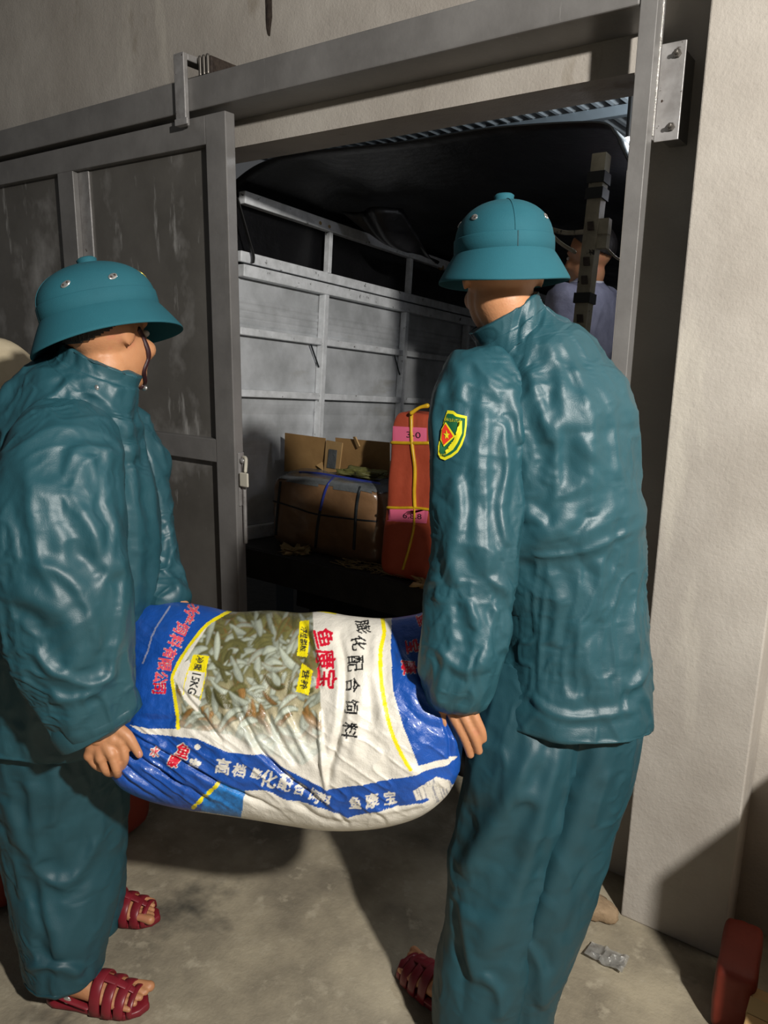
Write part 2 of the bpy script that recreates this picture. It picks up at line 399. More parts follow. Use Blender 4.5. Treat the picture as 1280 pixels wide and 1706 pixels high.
t = thing('sliding_door', (-2.6, 1.84, .02), 'grey steel sliding door with recessed sheet panels, slid open to the left', 'door')
DX0, DX1 = -4.05, -1.902
def bar(name, x0, x1, y0, y1, z0, z1, m=M['steel'], par=t, bev=.003):
    b = MB(); b.box(x0, x1, y0, y1, z0, z1, bev); return b.build(name, m, par, smooth=False)
bar('door_stile', -1.995, DX1, 1.81, 1.852, .03, 2.205)
bar('door_stile', -2.838, -2.738, 1.813, 1.852, .03, 2.125)
bar('door_stile', DX0, DX0+.09, 1.81, 1.852, .03, 2.205)
bar('door_rail', DX0+.09, -1.9955, 1.811, 1.852, 2.118, 2.205)
bar('door_rail', -2.737, -1.9955, 1.812, 1.852, 1.078, 1.160)
bar('door_rail', DX0+.09, -2.839, 1.812, 1.852, 1.078, 1.160)
bar('door_rail', DX0+.09, -1.9955, 1.811, 1.852, .03, .12)
for x0, x1 in ((-2.737, -1.996), (DX0+.09, -2.839)):
    for z0, z1 in ((.12, 1.078), (1.16, 2.118)): bar('door_panel', x0, x1, 1.843, 1.850, z0, z1, M['sheet'], bev=0)
bar('panel_flange', -2.7365, -2.672, 1.836, 1.8428, 1.1605, 2.1175, M['galv'], bev=.001)
bar('panel_flange', DX0+.091, DX0+.15, 1.836, 1.8428, 1.1605, 2.1175, M['galv'], bev=.001)
lt = bar('latch_plate', -1.902, -1.896, 1.822, 1.85, .93, 1.12, M['galv'])
b = MB(); b.add(*tube([(-1.885, 1.836, .80), (-1.885, 1.836, 1.10)], [.007], 10)); b.box(-1.897, -1.876, 1.825, 1.847, 1.085, 1.10); b.build('latch_rod', M['galv'], t)
b = MB(); b.add(*tube([(-1.885, 1.836, 1.105), (-1.868, 1.83, 1.10), (-1.862, 1.82, 1.06)], [.006], 10)); b.box(-1.885, -1.845, 1.812, 1.82, 1.005, 1.055, .004); b.build('latch_handle', M['paper'], t, smooth=False, label='pale tag on the latch')

t = thing('door_post', (-.587, 1.82, 0), 'grey steel angle post beside the doorway with bolted fixing plate', 'post')
mb = MB(); mb.box(-.606, -.568, 1.80, 1.837, 0, 3.2, .0015); mb.build('post_tube', M['steel'], t, smooth=False)
mb = MB(); mb.box(-.5715, -.568, 1.837, 1.856, 1.955, 2.30, .001); mb.build('post_flange', M['steel'], t, smooth=False)
pq = [on(*q, 1, 1.851) for q in ((1112, 72), (1145, 68), (1098, 236), (1127, 90), (1116, 212))]
mb = MB(); mb.box(-.5677, pq[1][0], 1.851, 1.856, pq[2][2], pq[0][2], .0012); pl = mb.build('fixing_plate', M['galv'], t, smooth=False)
for q in pq[3:]:
    bx, zz = float(q[0])+.004, float(q[2])
    mb = MB(); mb.add(*tube([(bx, 1.851, zz), (bx, 1.843, zz)], [.0085], 6, n=3, capd=.1)); mb.add(*tube([(bx, 1.844, zz), (bx, 1.832, zz)], [.0045], 10, n=3, capd=.3)); mb.build('bolt', M['bolt'], pl, smooth=False)
mb = MB(); mb.box(-.562, pq[1][0]-.008, 1.856, YW, pq[2][2]+.01, pq[0][2]-.01); mb.build('spacer_block', M['steel'], t, smooth=False)
mb = MB()
zz = 1.965
while zz < 2.33:
    mb.add(*ellipsoid((-.5675, 1.8385, zz), .0032, .0032, .004+.002*rng.random(), nu=8, nv=6)); zz += .0055
mb.build('weld_seam', M['weld'], t)['kind'] = 'stuff'

# ------------------------------------------------------------------ truck backed up to the door
TP = math.atan(.076)
TL = np.array([-1.62, 2.24, .625])
truck = thing('truck', TL, 'open cargo truck backed up to the doorway, silver slatted side frame', 'truck', rot=(-TP, 0, .0))
ca, sa = math.cos(TP), math.sin(TP)
def TLoc(p):                        # world -> truck coordinates
    q = np.asarray(p, float)-TL
    return np.stack([q[..., 0], ca*q[..., 1]-sa*q[..., 2], sa*q[..., 1]+ca*q[..., 2]], -1)
def TW(p):
    p = np.asarray(p, float)
    return np.stack([p[..., 0], ca*p[..., 1]+sa*p[..., 2], -sa*p[..., 1]+ca*p[..., 2]], -1)+TL
def tpart(name, mb, m, par=truck, smooth=False, label=None, kind=None): return mb.build(name, m, par, smooth=smooth, local=True, label=label, kind=kind)
LX = -.80                            # inner face of the left side, truck coordinates
RX = .93
LEN = 3.9
mb = MB(); mb.box(LX-.05, RX+.05, .0, LEN, -.06, 0, .004); tpart('bed_floor', mb, M['truckbed'])
mb = MB(); mb.box(LX-.05, RX+.05, -.012, .0, -.13, -.002, .004); tpart('tail_beam', mb, M['truckbed'])
mb = MB(); mb.box(-.42, -.34, .05, LEN, -.22, -.06); mb.box(.34, .42, .05, LEN, -.22, -.06); tpart('chassis_beam', mb, M['black'])
for wx in (-.72, .72):
    for wy in (.95, 3.3):
        mb = MB(); mb.add(*tube([(wx-.1, wy, -.52), (wx+.1, wy, -.52)], [.345], 32, n=4, up=(0, 0, 1), capd=.1)); tpart('wheel', mb, M['black'], smooth=True)
# heights of the left side (truck frame, above bed)
def zrow(px, x):                     # height above the bed of the row seen at a pixel on the left side plane
    p = TLoc(on(px[0], px[1], 0, TL[0]+LX)); return float(p[2]), float(p[1])
rows = {k: zrow(p, 0) for k, p in dict(top=(548, 379), r2=(540, 462), r2b=(535, 480), r3=(535, 570), r4=(525, 660), bot=(526, 735)).items()}
zt, z2, z2b, z3, z4, zb = [rows[k][0] for k in ('top', 'r2', 'r2b', 'r3', 'r4', 'bot')]
def rail(z, h, dep, name='side_rail'):
    m_ = MB(); m_.box(LX-.005, LX+dep, .02, LEN, z-h/2, z+h/2, .004); return tpart(name, m_, M['truckpaint'])
rail(zt, .05, .035, 'top_rail'); rail(z2, .045, .02); rail(z2b-.005, .05, .04); rail(z3, .032, .03); rail(z4, .032, .03); rail(.03, .06, .03)
ys = [zrow((532, 600), 0)[1], zrow((667, 600), 0)[1]]
dy = ys[1]-ys[0]
yposts = [ys[0]-dy, ys[0], ys[1], ys[1]+dy, ys[1]+2*dy]
yposts = [y for y in yposts if y > .03]
for y in yposts:
    m_ = MB(); m_.box(LX-.005, LX+.034, y-.016, y+.016, .06, z2b-.03, .003); tpart('side_post', m_, M['truckpaint'])
    m_ = MB(); m_.box(LX-.005, LX+.028, y+.006, y+.03, z2+.02, zt-.025, .003); tpart('upper_post', m_, M['truckpaint'])
    for zz in (z3,):
        m_ = MB(); m_.add(*tube([(LX+.02, y-.09, zz-.02), (LX+.015, y-.02, zz-.12)], [.004], 8, n=4)); tpart('corner_brace', m_, M['darkstrap'])
yb = [.02]+yposts+[LEN]
def panel(y0, y1, z0, z1, ribs):
    n = 40; zs = np.linspace(z0, z1, n); v = []; prof = np.zeros(n)
    if ribs == 1:                    # ribbed lower half
        k = (zs-z0)/(z1-z0); prof = np.where(k < .62, .006*np.abs(np.sin(k/.62*math.pi*5)), 0)
    elif ribs == 2:
        k = (zs-z0)/(z1-z0); prof = np.where(k > .55, .006*np.abs(np.sin((k-.55)/.45*math.pi*3)), 0)
    else:
        k = (zs-z0)/(z1-z0); prof = .004*np.clip(np.minimum(k, 1-k)*12, 0, 1)
    for z, q in zip(zs, prof): v += [(LX-.012+q, y0, z), (LX-.012+q, y1, z)]
    m_ = MB(); m_.add(v, [(2*i, 2*i+1, 2*i+3, 2*i+2) for i in range(n-1)])
    w0 = [(LX-.03, y0, z0), (LX-.03, y1, z0), (LX-.03, y1, z1), (LX-.03, y0, z1)]; m_.add(w0, [(0, 1, 2, 3)])
    tpart('side_panel', m_, M['truckpanel'])
for y0, y1 in zip(yb[:-1], yb[1:]):
    panel(y0, y1, z3, z2b-.02, 1); panel(y0, y1, z4, z3, 0); panel(y0, y1, .06, z4, 2)
# right side and headboard (dark, mostly hidden)
for z in (.05, .45, .85, 1.25, zt):
    m_ = MB(); m_.box(RX-.03, RX+.005, .3, LEN, z-.02, z+.02); tpart('side_rail', m_, M['truckpost'])
m_ = MB(); m_.box(LX-.03, RX+.03, LEN, LEN+.02, 0, 1.5); tpart('headboard', m_, M['truckpanel'])
# chipped rear corner post of the right side
pa, pb = TLoc(on(1003, 258, 1, 2.30)), TLoc(on(958, 640, 1, 2.33))
m_ = MB()
ax = np.array([(.021, 0, 0), (0, .024, 0)])
a0 = pb+(pb-pa)*.75
def slantbox(a, b, hx, hy):
    v = []
    for p in (a, b): v += [p+np.array(q) for q in ((-hx, -hy, 0), (hx, -hy, 0), (hx, hy, 0), (-hx, hy, 0))]
    return v, [(0, 3, 2, 1), (4, 5, 6, 7), (0, 1, 5, 4), (1, 2, 6, 5), (2, 3, 7, 6), (3, 0, 4, 7)]
m_.add(*slantbox(a0, pa, .021, .022)); cp = tpart('corner_post', m_, M['truckpost'])
L_ = lambda k: pa+(pb-pa)*k
for k in (.09, .155, .60):
    m_ = MB(); m_.add(*slantbox(L_(k+.03), L_(k-.015), .026, .028)); tpart('rubber_wrap', m_, M['black'], cp)
for k in (.30, .45, .53, .70):
    m_ = MB(); q = L_(k); m_.add(*slantbox(q+np.array((.003, -.024, -.012)), q+np.array((.0, -.024, .012)), .009, .006)); tpart('hinge_lug', m_, M['rust'], cp)
for k in (.30, .36):
    m_ = MB(); q = L_(k)+np.array((.036, 0, 0)); m_.add(*slantbox(q+np.array((0, 0, -.022)), q+np.array((0, 0, .022)), .015, .014)); tpart('side_lug', m_, M['truckpost'], cp)
for a, b, r in (((905, 372), (958, 420), .006), ((905, 378), (985, 385), .008), ((1005, 405), (1050, 440), .004)):
    p0 = TLoc(on(*a, 1, 2.55)); p1 = TLoc(on(*b, 1, 2.40)); m_ = MB(); m_.add(*tube([p0, (p0+p1)/2+np.array((0, 0, -.012)), p1], [r], 8)); tpart('rope', m_, M['truckpost'], smooth=True)
m_ = MB(); p0 = TLoc(on(395, 330, 0, TL[0]+LX+.05)); p1 = TLoc(on(422, 425, 0, TL[0]+LX+.05)); m_.add(*tube([p0, (p0*.4+p1*.6)+np.array((0, .01, -.02)), p1, p1+np.array((0, 0, -.03))], [.012], 8, k=.3)); tpart('tie_strap', m_, M['black'], smooth=True)
for px_ in ((530, 372), (545, 378), (694, 420), (722, 437), (735, 445)):
    p0 = TLoc(on(*px_, 0, TL[0]+LX+.02)); m_ = MB(); m_.add(*ellipsoid(p0, .018, .022, .018, nu=10, nv=8)); tpart('rope_knot', m_, M['straw'], smooth=True)

# tarpaulin over the truck
ty = np.linspace(-.02, LEN+.25, 60); V = []
tz = [float(TLoc(on(*q, 1, 2.30))[2]) for q in ((745, 215), (830, 203), (985, 195), (1020, 215), (1035, 245))]
tx = [float(TLoc(on(*q, 1, 2.30))[0]) for q in ((745, 215), (830, 203), (985, 195), (1020, 215), (1035, 245))]
prof = [(LX-.07, z2-.35), (LX-.06, z2+.1), (LX-.05, zt-.02), (LX+.0, zt+.05), (LX+.25, zt+.12), (tx[0]-.2, tz[0]+.0), (tx[0], tz[0]), (tx[1], tz[1]), (tx[2], tz[2]), (tx[3], tz[3]), (tx[4], tz[4]), (RX+.01, zt-.22)]
PR = catmull(np.array(prof), 120)
for j, y in enumerate(ty):
    q = np.column_stack([PR[:, 0], np.full(120, y), PR[:, 1]])
    n = fbm(np.column_stack([PR[:, 0]*3, np.full(120, y*2.4), PR[:, 1]*3]), 3)-.5
    q[:, 2] += .10*n*(1-np.exp(-max(0, y)*2.5)); q[:, 0] += .03*n*(1-np.exp(-max(0, y)*3))
    V.append(q)
V = np.array(V); nv, nu = V.shape[:2]
tv = TW(V.reshape(-1, 3))
tarp = mk('tarpaulin', tv, gridfaces(nv, nu, False), M['tarp'], loc=tuple(TL+np.array((0, 0, 1.6))))
tag(tarp, 'black tarpaulin stretched over the truck like a roof', 'tarpaulin')
sm = tarp.modifiers.new('thick', 'SOLIDIFY'); sm.thickness = .006
# loose flap of tarp hanging inside under the roof
fl_ = [on(568, 352, 1, 2.9), on(664, 345, 1, 3.0), on(735, 440, 1, 3.3), on(690, 415, 1, 3.2)]
g = []
for a in np.linspace(0, 1, 16):
    for b in np.linspace(0, 1, 16):
        p = (fl_[0]*(1-b)+fl_[1]*b)*(1-a)+(fl_[3]*(1-b)+fl_[2]*b)*a
        g.append(p+np.array((0, .05*math.sin(b*7+a*3), -.05*math.sin(a*math.pi))))
o = mk('loose_flap', np.array(g), gridfaces(16, 16, False), M['tarp'], tarp)
o.modifiers.new('thick', 'SOLIDIFY').thickness = .005

# tin roof of the yard behind
RY0, RY1, RZ = 2.2, 6.0, None
zr = float(on(1000, 192, 1, 3.4)[2])
t = thing('yard_roof', (-1.3, 3.4, zr), 'ribbed zinc roof above the truck in the yard outside', 'roof')
xs = np.arange(-3.2, .8, .0125); V = []
for y in np.linspace(2.35, 5.5, 12):
    k = (xs/.062) % 1.0; h = -.022*np.sin(np.clip(k/.6, 0, 1)*math.pi)**.7
    V.append(np.column_stack([xs, np.full(len(xs), y), zr+.048+h+.02*(y-3.4)]))
V = np.array(V); mk('roof_sheet', V.reshape(-1, 3), gridfaces(V.shape[0], V.shape[1], False), M['roofmetal'], t, smooth=False).modifiers.new('t', 'SOLIDIFY').thickness = .002
for y in (3.4, 4.6):
    mb = MB(); mb.box(-3.2, .8, y-.02, y+.02, zr-.018+.02*(y-3.4), zr+.024+.02*(y-3.4), .003); mb.build('purlin', M['purlin'], t, smooth=False)
for x in (-3.15, .75):
    mb = MB(); mb.box(x-.04, x+.04, 3.36, 3.44, -.45, zr-.018, .003); mb.build('roof_post', M['purlin'], t, smooth=False)
bp = on(1046, 249, 1, 3.0)
t = thing('yard_lamp', bp, 'small bright white lamp glimpsed past the truck tarpaulin', 'lamp')
v, f = ellipsoid(bp, .03, .03, .045); mk('bulb', v, f, M['bulb'], t)
v, f = tube([bp+np.array((0, 0, .04)), np.array((bp[0], bp[1], zr+.028))], [.012], 10); mk('lamp_stem', v, f, M['black'], t)

# ------------------------------------------------------------------ load on the truck bed
def bedz(y): return float(TW(np.array((0, (y-TL[1])/ca, 0)))[2])
def frame_from(p00, p10, p01, p11, depth_dir):
    return [np.array(q) for q in (p00, p10, p11, p01)], depth_dir
def softbox(cx, cy, z0, sx, sy, sz, rot=0, lean=0, seed=0, n=22, amp=.008, sup=.3, taper=0.0, waist=0.0):
    """rounded, slightly bulging parcel"""
    bm = bmesh.new(); bmesh.ops.create_cube(bm, size=2.0); bmesh.ops.subdivide_edges(bm, edges=bm.edges[:], cuts=n, use_grid_fill=True)
    bm.verts.index_update(); v = np.array([q.co[:] for q in bm.verts]); f = [[q.index for q in g.verts] for g in bm.faces]; bm.free()
    e = 9.0; r = (np.abs(v)**e).sum(1)**(1/e); v = v/r[:, None]
    nn = fbm(v*1.7+seed*5.1, seed)-.5
    h = (v[:, 2]+1)/2
    s = 1-taper*h-waist*np.exp(-((h-.42)/.07)**2)
    V = np.column_stack([v[:, 0]*sx/2*s, v[:, 1]*sy/2*s, h*sz])
    V[:, :2] += nn[:, None]*v[:, :2]*amp*6; V[:, 2] += nn*amp*3*(h > .5)
    V[:, 0] += lean*V[:, 2]
    c, s_ = math.cos(rot), math.sin(rot)
    V = np.column_stack([V[:, 0]*c-V[:, 1]*s_, V[:, 0]*s_+V[:, 1]*c, V[:, 2]])
    return V+np.array((cx, cy, z0)), f
def wrap_strip(V, f, pxs, wd, mat_, name, par, off=.003, n=40, bvh=None):
    """flat tie laid along a pixel path on a surface"""
    b = bvh or bvh_of(V, f); S_ = catmull(np.array(pxs, float), n); pts = []; nr = []
    for q in S_:
        h = cast(b, *q)
        if h: pts.append(h[0]-0*h[1]); nr.append(h[1] if h[1]@(C_-h[0]) > 0 else -h[1])
    if len(pts) < 3: return
    pts = np.array(pts); nr = np.array(nr); T = np.gradient(pts, axis=0); T /= np.linalg.norm(T, axis=1)[:, None]+1e-9
    sd = np.cross(T, nr); sd /= np.linalg.norm(sd, axis=1)[:, None]+1e-9
    A = sd*wd/2; Bx = nr*off
    v, ff = loft(pts+nr*off*.3, A, Bx, 8, caps=(True, True), capk=2)
    return mk(name, v, ff, mat_, par)
def decal(name, poly, b, off, m, par, tris=None, label=None):
    """flat shape given in pixels, laid on a surface; poly = outline (fan from centroid, refined) or verts+tris"""
    poly = np.array(poly, float)
    if tris is None:
        c = poly.mean(0); rings = [c[None]]; K = 8; n = len(poly)
        for k in range(1, K+1): rings.append(c+(poly-c)*k/K)
        pv = np.vstack(rings); tris = [(0, 1+i, 1+(i+1) % n) for i in range(n)]
        for k in range(K-1):
            o1 = 1+k*n; o2 = o1+n
            for i in range(n): tris.append((o1+i, o2+i, o2+(i+1) % n, o1+(i+1) % n))
    else: pv = poly
    W = []
    last = None
    for q in pv:
        h = cast(b, *q)
        if h is None:
            W.append(last if last is not None else P(q[0], q[1], 1.35)); continue
        n_ = h[1] if h[1]@(C_-h[0]) > 0 else -h[1]
        last = h[0]+n_*off; W.append(last)
    return mk(name, np.array(W), tris, m, par, label=label)

def bale():
    y = 2.53; z0 = bedz(y)+.002
    pL = on(449, 850, 1, y-.17); pR = on(633, 850, 1, y-.17); pt = on(540, 800, 1, y-.17)
    t = thing('wrapped_bale', (float((pL[0]+pR[0])/2), y, z0), 'long brown carton bale in plastic film, tied with blue and dark straps', 'bale')
    V, f = softbox((pL[0]+pR[0])/2, y, z0, pR[0]-pL[0]+.01, .34, pt[2]-z0-.005, rot=-.02, seed=2, amp=.007)
    mk('carton_body', V, f, M['bale'], t)
    b = bvh_of(V, f)
    cap = V.copy(); zt_ = V[:, 2].max(); keep = [q for q in f if all(V[i, 2] > zt_-.035 for i in q)]
    ids = sorted({i for q in keep for i in q}); mp = {i: k for k, i in enumerate(ids)}
    cv = V[ids]+np.array((0, 0, .004)); cc = V.mean(0); cv[:, :2] = cc[:2]+(cv[:, :2]-cc[:2])*1.012
    mk('plastic_film', cv, [tuple(mp[i] for i in q) for q in keep], M['film'], t, label='crinkled grey film over the top')
    wrap_strip(V, f, [(560, 792), (548, 806), (541, 822), (534, 850)], .012, M['bluestrap'], 'strap', t, .005, bvh=b)
    wrap_strip(V, f, [(534, 850), (529, 880), (526, 912)], .014, M['darkstrap'], 'strap', t, .005, bvh=b)
    wrap_strip(V, f, [(600, 812), (594, 850), (590, 915)], .014, M['darkstrap'], 'strap', t, .005, bvh=b)
    wrap_strip(V, f, [(468, 803), (463, 850), (460, 890)], .014, M['darkstrap'], 'strap', t, .005, bvh=b)
    wrap_strip(V, f, [(451, 833), (490, 845), (525, 856), (580, 864), (628, 869)], .007, M['darkstrap'], 'twine', t, .004, bvh=b)
    wrap_strip(V, f, [(500, 788), (535, 791), (570, 797), (605, 803), (632, 808)], .012, M['bluestrap'], 'strap', t, .008, bvh=b)
    return V, f
bV, bF = bale()

def carton_open():
    y = 2.575; z0 = float(bV[:, 2].max())+.006
    xa = on(476, 760, 1, y)[0]; xb = on(650, 760, 1, y)[0]; zt_ = on(476, 722, 1, y)[2]
    t = thing('open_carton', (float(xa+xb)/2, y+.06, z0), 'flattened open cardboard carton with raised flaps on the plastic-wrapped bale', 'carton')
    mb = MB(); mb.box(xa+.004, xb, y, y+.11, z0, z0+.05, .004); mb.build('carton_body', M['carton'], t, smooth=False)
    def plate(name, pts, th=.005, m=M['carton'], label=None):
        p = np.array(pts, float); n = nrm(np.cross(p[1]-p[0], p[2]-p[0])); v = np.vstack([p, p+n*th]); k = len(p)
        return mk(name, v, [tuple(range(k))[::-1], tuple(range(k, 2*k))]+[(i, (i+1) % k, k+(i+1) % k, k+i) for i in range(k)], m, t, smooth=False, label=label)
    Y = lambda u, v, yy: on(u, v, 1, yy)
    plate('flap', [Y(475, 785, y-.004), Y(545, 790, y-.004), Y(543, 730, y-.01), Y(476, 721, y-.02)])
    plate('flap', [Y(562, 790, y-.002), Y(650, 795, y-.004), Y(650, 737, y-.01), Y(560, 729, y+.02)])
    plate('torn_flap', [Y(541, 785, y-.03), Y(566, 788, y-.05), Y(572, 738, y-.05), Y(545, 733, y-.02)], m=M['carton2'])
    plate('paper_label', [Y(545, 779, y-.040), Y(559, 781, y-.053), Y(562, 750, y-.054), Y(549, 748, y-.040)], .002, M['film'])
    plate('torn_tab', [Y(528, 776, y-.02), Y(540, 785, y-.03), Y(538, 770, y-.012)], m=M['carton2'])
    plate('flap_edge', [Y(588, 728, y-.02), Y(592, 728, y-.03), Y(599, 744, y-.03), Y(595, 747, y-.02)], m=M['carton2'])
carton_open()

def olive():
    c = on(603, 792, 1, 2.50); zt_ = bV[:, 2].max()
    V, f = softbox(c[0], 2.505, zt_+.008, .20, .07, .028, seed=8, n=12, amp=.012)
    o = mk('olive_sack', V, f, M['olivesack'], loc=(float(c[0]), 2.505, float(zt_)))
    tag(o, 'folded olive green woven sack lying on top of the bale', 'sack')
olive()

def parcel():
    y = 2.40; z0 = bedz(y)+.01
    pb0 = on(628, 940, 1, y-.14); pb1 = on(730, 955, 1, y-.14); pt0 = on(645, 687, 1, y-.14); pt1 = on(718, 690, 1, y-.14)
    cx = (pb0[0]+pb1[0])/2; wd = pb1[0]-pb0[0]
    lean = ((pt0[0]+pt1[0])/2-cx)/(pt0[2]-z0)
    t = thing('orange_parcel', (float(cx), y, z0), 'tall orange red parcel of two bundles tied with yellow tape on truck bed', 'parcel')
    V, f = softbox(cx, y-.04, z0, wd, .20, pt0[2]-z0, lean=lean, seed=4, taper=1-(pt1[0]-pt0[0])/wd, waist=.02, n=26, amp=.002)
    mk('woven_wrap', V, f, M['orange'], t); b = bvh_of(V, f)
    for k, pl_ in enumerate(([(656, 710), (712, 713), (712, 739), (655, 736)], [(643, 842), (715, 848), (712, 872), (644, 868)])):
        lb = decal('paper_label', pl_, b, .003, M['pink'], t, label='pink paper label')
        v2, t2 = text2d('3-0' if k == 0 else '6.8.8', 1.0)
        cxp, cyp = ((690, 725), (688, 860))[k]
        sc = (16, 14)[k]
        pv = np.column_stack([cxp+v2[:, 0]*sc*1.2, cyp-v2[:, 1]*sc*.9+v2[:, 0]*1.2])
        decal('ink_mark', pv, b, .0045, M['ink'], lb, tris=[tuple(q) for q in t2])
    wrap_strip(V, f, [(686, 688), (687, 735), (692, 780), (691, 820), (692, 845)], .014, M['yellowtape'], 'tie', t, .007, bvh=b)
    wrap_strip(V, f, [(692, 845), (690, 880), (682, 915), (672, 948)], .010, M['yellowtape'], 'tie', t, .006, bvh=b)
    wrap_strip(V, f, [(643, 737), (685, 738), (715, 738)], .013, M['yellowtape'], 'tie', t, .006, bvh=b)
    wrap_strip(V, f, [(634, 845), (665, 846), (692, 846), (725, 850)], .011, M['yellowtape'], 'tie', t, .006, bvh=b)
    k0 = on(686, 688, 1, y-.12); k1 = on(712, 676, 1, y-.10)
    v, ff = tube([k0, (k0+k1)/2+np.array((0, 0, .006)), k1], [.008, .006, .009], 8); mk('tie_end', v, ff, M['yellowtape'], t)
parcel()

def crumple(name, pts2, y0, m, label, cat, th=.012, seed=1, group=None):
    c = on(*pts2, 1, y0); z = bedz(y0)
    V, f = softbox(c[0], y0, z+.003, th*7, th*4, th*1.6, seed=seed, n=10, amp=.02, rot=seed*.7)
    o = mk(name, V, f, m, loc=(float(c[0]), y0, z)); tag(o, label, cat, group)
crumple('paper_scrap', (492, 917), 2.30, M['straw'], 'torn brown paper scrap on the truck edge left of the orange parcel', 'scrap', seed=1)
crumple('cardboard_scrap', (712, 985), 2.29, M['carton2'], 'crumpled tan cardboard scrap below the orange parcel', 'scrap', .016, seed=3)
mb = MB(); rg = np.random.RandomState(4)
for k in range(140):
    q = on(565+110*rg.rand(), 940+36*rg.rand(), 1, 2.275+.02*rg.rand()); q[1] = 2.26+.12*rg.rand(); q[2] = bedz(q[1])+.004+.012*rg.rand()
    a = rg.rand()*6.28; d = np.array((math.cos(a), math.sin(a)*.6, .12*rg.randn()))*(.015+.03*rg.rand()); d[2] = abs(d[2])
    mb.add(*tube([q-d*np.array((1, 1, 0)), q+d], [.0012], 4, n=2))
o = mb.build('straw_litter', M['straw'], loc=(-1.75, 2.3, bedz(2.3))); tag(o, 'thin pale straw litter along the truck rear edge', 'straw', kind='stuff')
c = on(440, 760, 1, 2.95); zz = bedz(2.95)
V, f = softbox(c[0], 2.95, zz+.002, .26, .3, c[2]-zz+.03, seed=6, n=14, amp=.03)
o = mk('black_bag', V, f, M['black'], loc=(float(c[0]), 2.95, zz)); tag(o, 'black bag slumped in the dark left of the open carton', 'bag')

# ------------------------------------------------------------------ bundles in the warehouse
for k, (z0, sx, oy, lab) in enumerate(((0.0, .70, 0, 'dark red wrapped bundle on the floor, bottom of the stack behind the left man'), (.40, .66, .0, 'dark red wrapped bundle in the middle of the stack behind the left man'))):
    V, f = softbox(-1.768-sx/2, 1.05+oy, z0+.002, sx, .55, .385, seed=11+k, n=16, amp=.004)
    o = mk('red_bundle', V, f, M['redwrap'], loc=(-1.79-sx/2, 1.04, z0)); tag(o, lab, 'bundle', 'red bundles behind the left man')
V, f = softbox(-2.135, 1.06, .795, .46, .42, .70, seed=15, n=20, amp=.004)
h = (V[:, 2]-.795)/.70; q = 1-.55*np.clip((h-.45)/.55, 0, 1)**2.2
V[:, 0] = -2.135+(V[:, 0]+2.135)*q; V[:, 1] = 1.06+(V[:, 1]-1.06)*q
o = mk('beige_sack', V, f, M['beigesack'], loc=(-2.135, 1.06, .795)); tag(o, 'plump beige woven sack behind the left man at the picture edge', 'sack')
# right corner
V, f = softbox(-.155, 1.68, .002, .085, .20, .16, seed=21, n=14, amp=.001, rot=.08)
o = mk('red_bundle', V, f, M['redwrap'], loc=(-.155, 1.68, 0)); tag(o, 'dark red wrapped bundle on the floor at the foot of the right pillar', 'bundle')
def carton(name, cx, cy, z0, sx, sy, sz, rot, label, group=None, m=M['carton2']):
    v, f = boxvf(-sx/2, sx/2, -sy/2, sy/2, 0, sz, .004); c, s = math.cos(rot), math.sin(rot)
    t = thing(name, (cx, cy, z0), label, 'carton', group, rot=(0, 0, rot))
    mk('carton_body', v, f, m, t, smooth=False, local=True)
    v, f = boxvf(-sx/2-.001, sx/2+.001, -.025, .025, sz-.06, sz+.0015); mk('packing_tape', v, f, M['straw'], t, smooth=False, local=True)
carton('cardboard_carton', .255, 1.53, .002, .40, .40, .40, 0, 'lower tan cardboard carton of the stack just outside the right edge')
qc = on(1252, 1640, 2, .13)
carton('cardboard_carton', float(qc[0])+.08, float(qc[1])-.06, .002, .15, .12, .128, 0, 'low tan cardboard carton on the floor at the lower right corner, beside the red bundle')
carton('cardboard_carton', .255, 1.53, .404, .40, .40, .375, 0, 'upper tan cardboard carton stacked just outside the right edge')

# stone and plastic scrap on the floor
p = on(992, 1522, 2, 0.0); V, f = ellipsoid((0, 0, 0), .05, .040, .024, nu=28, nv=18)
V = np.sign(V)*np.abs(V/np.array((.05, .04, .024)))**.75*np.array((.05, .04, .024))*(1+.7*(fbm(V*38, 5)[:, None]-.5))+p+np.array((0, 0, .017)); o = mk('stone_chunk', V, f, M['stone'], loc=tuple(p)); tag(o, 'broken tan brick chunk lying by the foot of the wall', 'stone')
p = on(1012, 1600, 2, 0.0); n = 24; g = []
for i in range(n):
    for j in range(n):
        x, y = (i/n-.5)*.10, (j/n-.5)*.06
        g.append((p[0]+x, p[1]+y, .004+.014*float(ridge(np.array([[x*45, y*45, 1.0]]), 3)[0])))
o = mk('plastic_scrap', np.array(g), gridfaces(n, n, False), M['clear'], loc=tuple(p), smooth=False); tag(o, 'crumpled clear plastic scrap glinting on the concrete floor', 'scrap')
o.modifiers.new('t', 'SOLIDIFY').thickness = .0006


